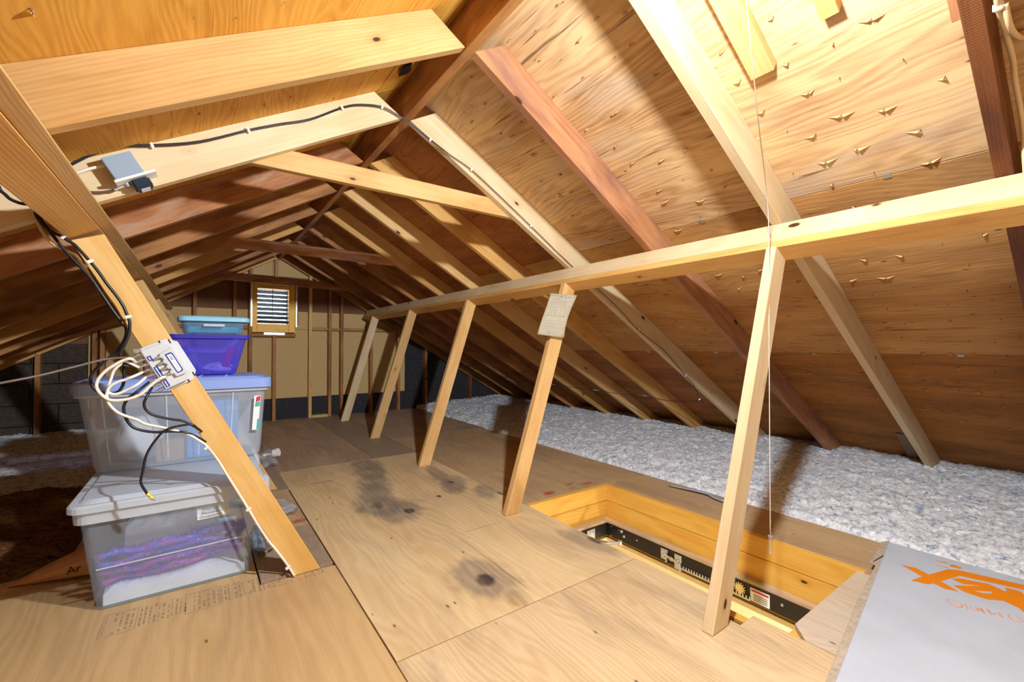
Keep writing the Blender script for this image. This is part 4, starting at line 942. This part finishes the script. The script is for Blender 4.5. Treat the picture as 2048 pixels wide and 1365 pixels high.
C_WB=[(-0.179,1.930,0.844),(-0.202,1.930,0.833),(-0.219,1.930,0.827),(-0.238,1.930,0.813),(-0.245,1.930,0.793),(-0.245,1.930,0.770),(-0.236,1.930,0.748),(-0.220,1.930,0.727),(-0.200,1.930,0.713),(-0.170,1.930,0.697),(-0.146,1.940,0.678),(-0.087,1.940,0.656),(-0.033,1.940,0.631),(0.005,1.940,0.600),(0.023,1.940,0.581),(0.056,1.970,0.523),(0.083,1.970,0.468),(0.130,1.970,0.372),(0.158,1.970,0.314),(0.192,1.970,0.243),(0.227,1.970,0.175),(0.259,1.970,0.123),(0.294,1.970,0.062),(0.322,1.970,0.007)]
K_WB=[(0.023,0.575),(0.158,0.314),(0.297,0.049)]
C_WC=[(-0.170,1.935,0.816),(-0.198,1.935,0.798),(-0.219,1.935,0.787),(-0.234,1.935,0.787),(-0.245,1.935,0.795)]
C_WD=[(-0.206,1.940,0.896),(-0.214,1.940,0.885),(-0.230,1.940,0.865),(-0.237,1.940,0.839),(-0.242,1.940,0.820),(-0.247,1.940,0.798)]
C_ANT=[(-1.4,1.62,.62),(-0.80,1.72,0.757),(-0.474,1.800,0.836),(-0.384,1.840,0.858),(-0.314,1.880,0.881),(-0.246,1.910,0.903)]
C_B7=[(-0.147,1.945,0.770),(-0.153,1.945,0.750),(-0.149,1.945,0.729),(-0.132,1.945,0.710),(-0.102,1.945,0.696),(-0.072,1.945,0.686),(-0.042,1.945,0.677),(-0.009,1.95,0.651),(.008,1.975,.63)]
C_B6=[(-0.170,1.940,0.792),(-0.191,1.940,0.773),(-0.199,1.940,0.761),(-0.205,1.940,0.739),(-0.201,1.940,0.712),(-0.192,1.940,0.688),(-0.173,1.940,0.666),(-0.126,1.940,0.649),(-0.066,1.940,0.645),(-0.029,1.940,0.632),(0.003,1.96,0.607),(.02,1.978,.59)]
C_DR=[(-0.009,1.935,0.653),(-0.020,1.930,0.665),(-0.054,1.930,0.665),(-0.094,1.930,0.654),(-0.121,1.930,0.622),(-0.144,1.930,0.576),(-0.153,1.930,0.522),(-0.158,1.930,0.484),(-0.144,1.930,0.449),(-0.142,1.930,0.444)]
def cable(name, P, r, mat, label, clips=(), clip_y=None):
    root = empty(name, P[0], label=label, cat='cable')
    tube('jacket', P, r, mat, root, 5, 8)
    for (x, z) in clips:
        # direction of the cable here
        i = min(range(len(P)), key=lambda q: (P[q][0]-x)**2+(P[q][2]-z)**2); a = Vector(P[max(i-1, 0)]); b_ = Vector(P[min(i+1, len(P)-1)]); d = (b_-a).normalized()
        bm = bmesh.new(); rot = Matrix((d, Vector((0, 1, 0)), d.cross(Vector((0, 1, 0))))).transposed()
        yy = P[i][1]
        bbox(bm, (x, yy, z+(.003 if r < .003 else 0)), (.010, r*2+.006, .020), rot); bmesh.ops.bevel(bm, geom=bm.edges[:], offset=.0025, segments=2, affect='EDGES')
        obj_bm('cable_clip', bm, 'white_pl', root)
    return root
cable('coax_cable', C_LC, .0024, 'black_cable', 'black coax cable clipped along the bright left rafter and down the right slope', K_LC)
P2 = [(p[0], p[1]-.001, p[2]+.0056) for p in C_LC[:17]]
cable('coax_cable', P2[:-1]+[C_LC[17]], .0022, 'black_cable', 'second black coax cable running just above the first on the bright left rafter')
cable('coax_cable', C_EAVE, .0030, 'black_cable', 'black coax cable strung from rafter to rafter low on the right slope', [(p[0], p[2]) for p in C_EAVE[4::2]])
cable('coax_cable', [(-1.0, 2.0, 1.18), (-.75, 1.98, 1.32)]+C_MAIN+[tuple(port(2))], .0048, 'black_cable', 'thick black coax cable down the front face of the diagonal brace', K_MAIN)
cable('coax_cable', C_BACK+[tuple(port(1))], .0046, 'black_cable', 'black coax cable hanging beside the brace and looping up to the splitter')
cable('coax_cable', C_BEIGE, .0048, 'cream_cable', 'cream coax cable behind the black cables at the top of the brace')
cable('coax_cable', [tuple(port(1)+Vector((0, -.004, 0)))]+C_WA+[tuple(F(.038, -.030, .030))], .0050, 'white_cable', 'white coax cable making the widest loop left of the splitter')
cable('coax_cable', [tuple(port(3))]+C_WB, .0046, 'white_cable', 'long white coax cable running down the left edge of the diagonal brace to the floor', K_WB)
cable('coax_cable', [tuple(port(4))]+C_WC, .0046, 'white_cable', 'short white coax cable below the long one at the splitter')
cable('coax_cable', [tuple(port(2)+Vector((0, -.006, 0)))]+C_WD, .0044, 'white_cable', 'inner white coax cable loop nearest the splitter')
cable('coax_cable', C_ANT+[tuple(port(0))], .0035, 'grey_cable', 'thin brown-grey cable stretching in from the left edge to the top splitter port')
cable('coax_cable', [tuple(port(6))]+C_B7, .0042, 'black_cable', 'short black coax cable curling from the lowest splitter port to the brace')
cable('coax_cable', [tuple(port(5))]+C_B6, .0045, 'black_cable', 'black coax cable drooping below the splitter to the brace edge')
dr = cable('coax_cable', C_DR, .0040, 'black_cable', 'loose black coax cable hanging in front of the bins with a yellow-banded end')
bm = bmesh.new(); a, b_ = Vector((-.142, 1.93, .444)), Vector((-.128, 1.93, .426)); d = (b_-a)
cyl(bm, a, a+d*.45, .0058, .0058, 10, 0); cyl(bm, a+d*.6, b_, .0058, .0058, 10, 0)
obj_bm('yellow_band', bm, plain('yellow_plastic', srgb(230, 220, 60), .4), dr)
bm = bmesh.new(); cyl(bm, a+d*.3, b_+d*.25, .005, .005, 10); cyl(bm, b_+d*.25, b_+d*.6, .0015, .0015, 6); obj_bm('coax_fitting', bm, 'steel', dr)
# pale sheathed cable by the dark red rafter
nm = cable('wiring_cable', [(1.30,0.150,1.80),(1.390,0.150,1.739),(1.448,0.152,1.709),(1.543,0.152,1.700),(1.648,0.150,1.668),(1.686,0.150,1.630),(1.781,0.150,1.588),(1.836,0.150,1.544),(1.870,0.150,1.455),(1.95,.150,1.30)], .0058, 'cream_cable', 'cream sheathed wire running down beside the dark red rough-sawn rafter', [(1.448, 1.709)])
cable('wiring_cable', [(1.448,0.142,1.709),(1.502,0.140,1.682),(1.60,.139,1.70),(1.783,0.138,1.762),(1.90,.135,1.79)], .0058, 'cream_cable', 'second cream wire branching off to the right at the top right corner')

# ------------------------------------------------------------------ junction box on the bright left rafter
jb = empty('outlet_box', (-.21, 2.0, 1.54), label='grey electrical box with a white cover and plug-in adapter on the bright left rafter', cat='electrical box')
ju = Vector((.075, 0, .045)).normalized(); jv = Vector((.035, 0, -.074)).normalized(); jv = (jv-ju*jv.dot(ju)).normalized()
J0 = Vector((-.274, 2.026, 1.570))
def J(u, v, w): return J0+ju*u+jv*v+Vector((0, -w, 0))
def jbx(nm, u0, u1, v0, v1, w0, w1, mat, par=jb, bev=.002):
    bm = bmesh.new(); R_ = Matrix((ju, jv, Vector((0, -1, 0)))).transposed()
    if R_.determinant() < 0: R_ = Matrix((ju, jv, Vector((0, 1, 0)))).transposed()
    bbox(bm, J((u0+u1)/2, (v0+v1)/2, (w0+w1)/2), (abs(u1-u0), abs(v1-v0), abs(w1-w0)), R_); bmesh.ops.bevel(bm, geom=bm.edges[:], offset=bev, segments=2, affect='EDGES'); return obj_bm(nm, bm, mat, par)
jbx('box_body', .0, .086, .0, .078, .0, .060, 'jbox_grey')
jbx('cover_plate', -.006, .118, .078, .086, -.005, .072, 'white_pl', bev=.001)
ad = empty('power_adapter', J(.06, .10, .04), label='black plug-in power adapter hanging under the grey electrical box', cat='power adapter')
jbx('adapter_body', .034, .088, .088, .122, .004, .062, 'adapter', ad, .006)
jbx('adapter_label', .048, .076, .1225, .1235, .014, .050, 'label_paper', ad, .0002)
bm = bmesh.new(); cyl(bm, J(.022, .088, .03), J(.022, .10, .03), .010); cyl(bm, J(.01, .092, .03), J(-.02, .095, .03), .005); obj_bm('plug_prong', bm, 'steel', jb)
tube('wire', [tuple(J(-.0, .012, .02)), tuple(J(-.04, .01, .02)), tuple(J(-.10, .012, .015)), tuple(J(-.2, .02, .01))], .005, 'white_cable', jb)['label'] = 'white wire'
tube('wire', [tuple(J(-.01, .094, .03)), tuple(J(-.05, .088, .02)), tuple(J(-.10, .070, .015)), tuple(J(-.2, .04, .01))], .0035, 'grey_cable', jb)['label'] = 'thin grey wire'

# ------------------------------------------------------------------ paper notice on the second stud
pts = [(1.700, 1.262), (1.902, 1.265), (1.840, 1.15), (1.815, 1.109), (1.793, .999), (1.594, 1.016), (1.642, 1.141), (1.672, 1.23)]
bm = bmesh.new(); nu, nv = 8, 12; R = []
def pc(u, v):
    l = Vector((1.594, 0, 1.016)).lerp(Vector((1.694, 0, 1.262)), v); r_ = Vector((1.793, 0, .999)).lerp(Vector((1.902, 0, 1.265)), v)
    r_.x -= .028*math.sin(math.pi*v); p = l.lerp(r_, u); p.y = 1.972-.010*math.sin(math.pi*v)*u-.012*u*u+.003*math.sin(6*v); return p
for j in range(nv+1): R.append([bm.verts.new(pc(i/nu, j/nv)) for i in range(nu+1)])
for j in range(nv):
    for i in range(nu): bm.faces.new((R[j][i], R[j][i+1], R[j+1][i+1], R[j+1][i]))
bmesh.ops.solidify(bm, geom=bm.faces[:], thickness=.0006)
notice = obj_bm('paper_notice', bm, 'paper', smooth=True); tag(notice, 'printed paper notice stapled to the upper part of a leaning stud', 'notice')
bm = bmesh.new()
def pline(u0, u1, v, w=.003):
    n_ = 5
    for i in range(n_):
        a = pc(u0+(u1-u0)*i/n_, v); b_ = pc(u0+(u1-u0)*(i+1)/n_, v); c_ = pc(u0+(u1-u0)*(i+1)/n_, v+w); d_ = pc(u0+(u1-u0)*i/n_, v+w)
        bm.faces.new([bm.verts.new(q+Vector((0, -.0016, 0))) for q in (a, b_, c_, d_)])
random.seed(5)
for v, a, b_ in ((.955, .10, .45), (.935, .10, .4), (.93, .55, .93), (.915, .55, .9), (.89, .1, .5), (.87, .12, .4), (.84, .12, .9), (.80, .12, .92), (.77, .12, .7), (.735, .12, .9), (.68, .12, .95), (.48, .12, .92), (.46, .15, .9), (.35, .12, .85), (.30, .12, .92), (.27, .12, .9), (.22, .12, .9), (.19, .14, .92), (.15, .12, .9), (.11, .12, .8), (.08, .3, .9)):
    x = a
    while x < b_:
        l = random.uniform(.04, .16); pline(x, min(x+l, b_), v, .005 if random.random() < .2 else .0035); x += l+.02
for u in (.15, .25, .36, .45, .60, .78, .9):
    for q in range(14):
        if random.random() < .7: pline(u, u+.03, .50+q*.012, .004)
obj_bm('printed_lines', bm, 'ink', notice)
bm = bmesh.new()
for u, v in ((.42, .955), (.45, .93), (.40, .07)):
    p = pc(u, v); bbox(bm, (p.x, p.y-.002, p.z), (.014, .001, .003))
obj_bm('staple', bm, 'steel', notice)

# ------------------------------------------------------------------ metal hanger by the hatch
bm = bmesh.new()
tp = spline([(2.572, 1.775, .006), (2.60, 1.65, .010), (2.615, 1.53, .012), (2.600, 1.485, .008), (2.590, 1.44, .007), (2.575, 1.40, .007)], 4)
Wd = [.004, .007, .009, .010, .011, .012, .012, .013, .013, .013, .011, .010, .010, .013, .015, .015, .014, .013, .012, .010, .006]
R = []
for i, p in enumerate(tp):
    w = Wd[min(i, len(Wd)-1)]*1.25; p = p+Vector((0, 0, .004)); t = (tp[min(i+1, len(tp)-1)]-tp[max(i-1, 0)]).normalized(); n_ = Vector((0, 0, 1)).cross(t)
    R.append([bm.verts.new(p+n_*w), bm.verts.new(p+n_*w*.6+Vector((0, 0, .006))), bm.verts.new(p-n_*w*.6+Vector((0, 0, .006))), bm.verts.new(p-n_*w), bm.verts.new(p-Vector((0, 0, .003)))])
for a, b_ in zip(R[:-1], R[1:]):
    for k_ in range(5): bm.faces.new((a[k_], a[(k_+1) % 5], b_[(k_+1) % 5], b_[k_]))
bm.faces.new(R[0][::-1]); bm.faces.new(R[-1])
M['tool_grey'] = plain('dull_grey_metal', srgb(168, 176, 188), .45, .25)
tag(obj_bm('putty_knife', bm, 'tool_grey', smooth=True), 'long narrow grey metal tool lying on the plywood at the insulation edge', 'tool')

# ------------------------------------------------------------------ large flat carton, bottom right
ct = empty('flat_carton', (1.95, 0, 0), label='large flat worn white carton with orange lettering on the floor, lower right', cat='carton')
top = [(2.555, .622), (1.362, .447), (1.30, -.9), (2.600, -.9)]
prism('carton_body', [(p[0], p[1]) for p in top], (0, 0, .004), (1, 0, 0), (0, 1, 0), .054, 'card_white', ct, bev=.003)
prism('side_flap', [(1.362, .449), (2.552, .624), (2.540, .650), (2.30, .622), (2.29, .600), (1.9, .553), (1.355, .468)], (0, 0, .034), (1, 0, 0), (0, 1, 0), .006, 'card_edge', ct, bev=.001)
prism('torn_flap', [(2.30, .612), (2.56, .65), (2.60, .63), (2.56, .615), (2.45, .60)], (0, 0, .044), (1, 0, 0), (0, 1, 0), .004, 'card_edge', ct, bev=.001)
lg = []
def flat(pts, mat, z=.0583, nm='orange_logo', par=None):
    bm = bmesh.new(); vs = [bm.verts.new((p[0], p[1], z)) for p in pts]; f = bm.faces.new(vs); bmesh.ops.triangulate(bm, faces=[f])
    r_ = bmesh.ops.extrude_face_region(bm, geom=bm.faces[:]); bmesh.ops.translate(bm, verts=[v for v in r_['geom'] if isinstance(v, bmesh.types.BMVert)], vec=(0, 0, .0004))
    bmesh.ops.recalc_face_normals(bm, faces=bm.faces); return obj_bm(nm, bm, mat, par or ct)
flat([(2.328,0.528),(2.341,0.484),(2.314,0.442),(2.435,0.408),(2.459,0.378),(2.506,0.212),(2.52,.10),(2.47,.10),(2.456,0.208),(2.401,0.370),(2.287,0.404),(2.243,0.348),(2.227,0.384),(2.246,0.417),(2.218,0.426),(2.202,0.471),(2.274,0.453)], 'orange')
lg2 = flat([(2.342,0.384),(2.372,0.369),(2.407,0.297),(2.383,0.252),(2.400,0.247),(2.414,0.257),(2.424,0.247),(2.427,0.218),(2.380,0.196),(2.30,0.15),(2.207,0.172),(2.270,0.208),(2.290,0.246),(2.256,0.282),(2.257,0.334),(2.283,0.369),(2.325,0.342)], 'orange')
flat([(2.301,0.356),(2.332,0.344),(2.358,0.311)], 'card_white', .0588, 'logo_slit', lg2); flat([(2.297,0.315),(2.338,0.279),(2.322,0.277),(2.298,0.297)], 'card_white', .0588, 'logo_slit', lg2)
flat([(2.492,0.453),(2.503,0.421),(2.491,0.420),(2.487,0.448)], 'orange'); flat([(2.486,0.414),(2.505,0.400),(2.492,0.377),(2.477,0.381),(2.471,0.405)], 'orange'); flat([(2.437,0.455),(2.451,0.411),(2.446,0.410)], 'orange')
SC=[[(2.131,0.321),(2.109,0.327),(2.109,0.341),(2.129,0.360),(2.144,0.357),(2.145,0.339),(2.138,0.325),(2.117,0.324)],[(2.154,0.321),(2.119,0.307)],[(2.142,0.308),(2.127,0.289)],[(2.159,0.296),(2.132,0.284),(2.162,0.289),(2.137,0.275),(2.164,0.283),(2.132,0.270)],[(2.173,0.272),(2.137,0.256)],[(2.173,0.268),(2.146,0.254),(2.161,0.250),(2.148,0.231)],[(2.176,0.245),(2.148,0.231)],[(2.187,0.225),(2.152,0.213),(2.160,0.192)],[(2.191,0.206),(2.170,0.188)]]
bm = bmesh.new()
for l in SC: tube_bm(bm, spline([(x, y, .0582) for x, y in l], 4), .0011, 5)
obj_bm('orange_script', bm, 'orange', ct)

GROUPS = {'purlin': 'purlins under the rafters', 'plate': 'plates beside the purlins', 'stud': 'knee wall studs', 'brace': 'diagonal braces', 'collar tie': 'collar ties under the ridge',
          'storage bin': 'stacked storage bins', 'vent baffle': 'vent baffles at the right eave', 'wooden block': 'wooden blocks on the roof boards', 'garland': 'tinsel in the bottom bin', 'tissue paper': 'tissue in the bottom bin', 'insulation': 'blown insulation'}
for o in COL.objects:
    c_ = o.get('category')
    if c_ in GROUPS and o.get('kind') != 'stuff': o['group'] = GROUPS[c_]
    elif c_ == 'cable' and o.name.startswith('coax'): o['group'] = 'coax cables on the rafters and around the splitter'
    elif c_ == 'cable': o['group'] = 'cream wires beside the dark red rafter'
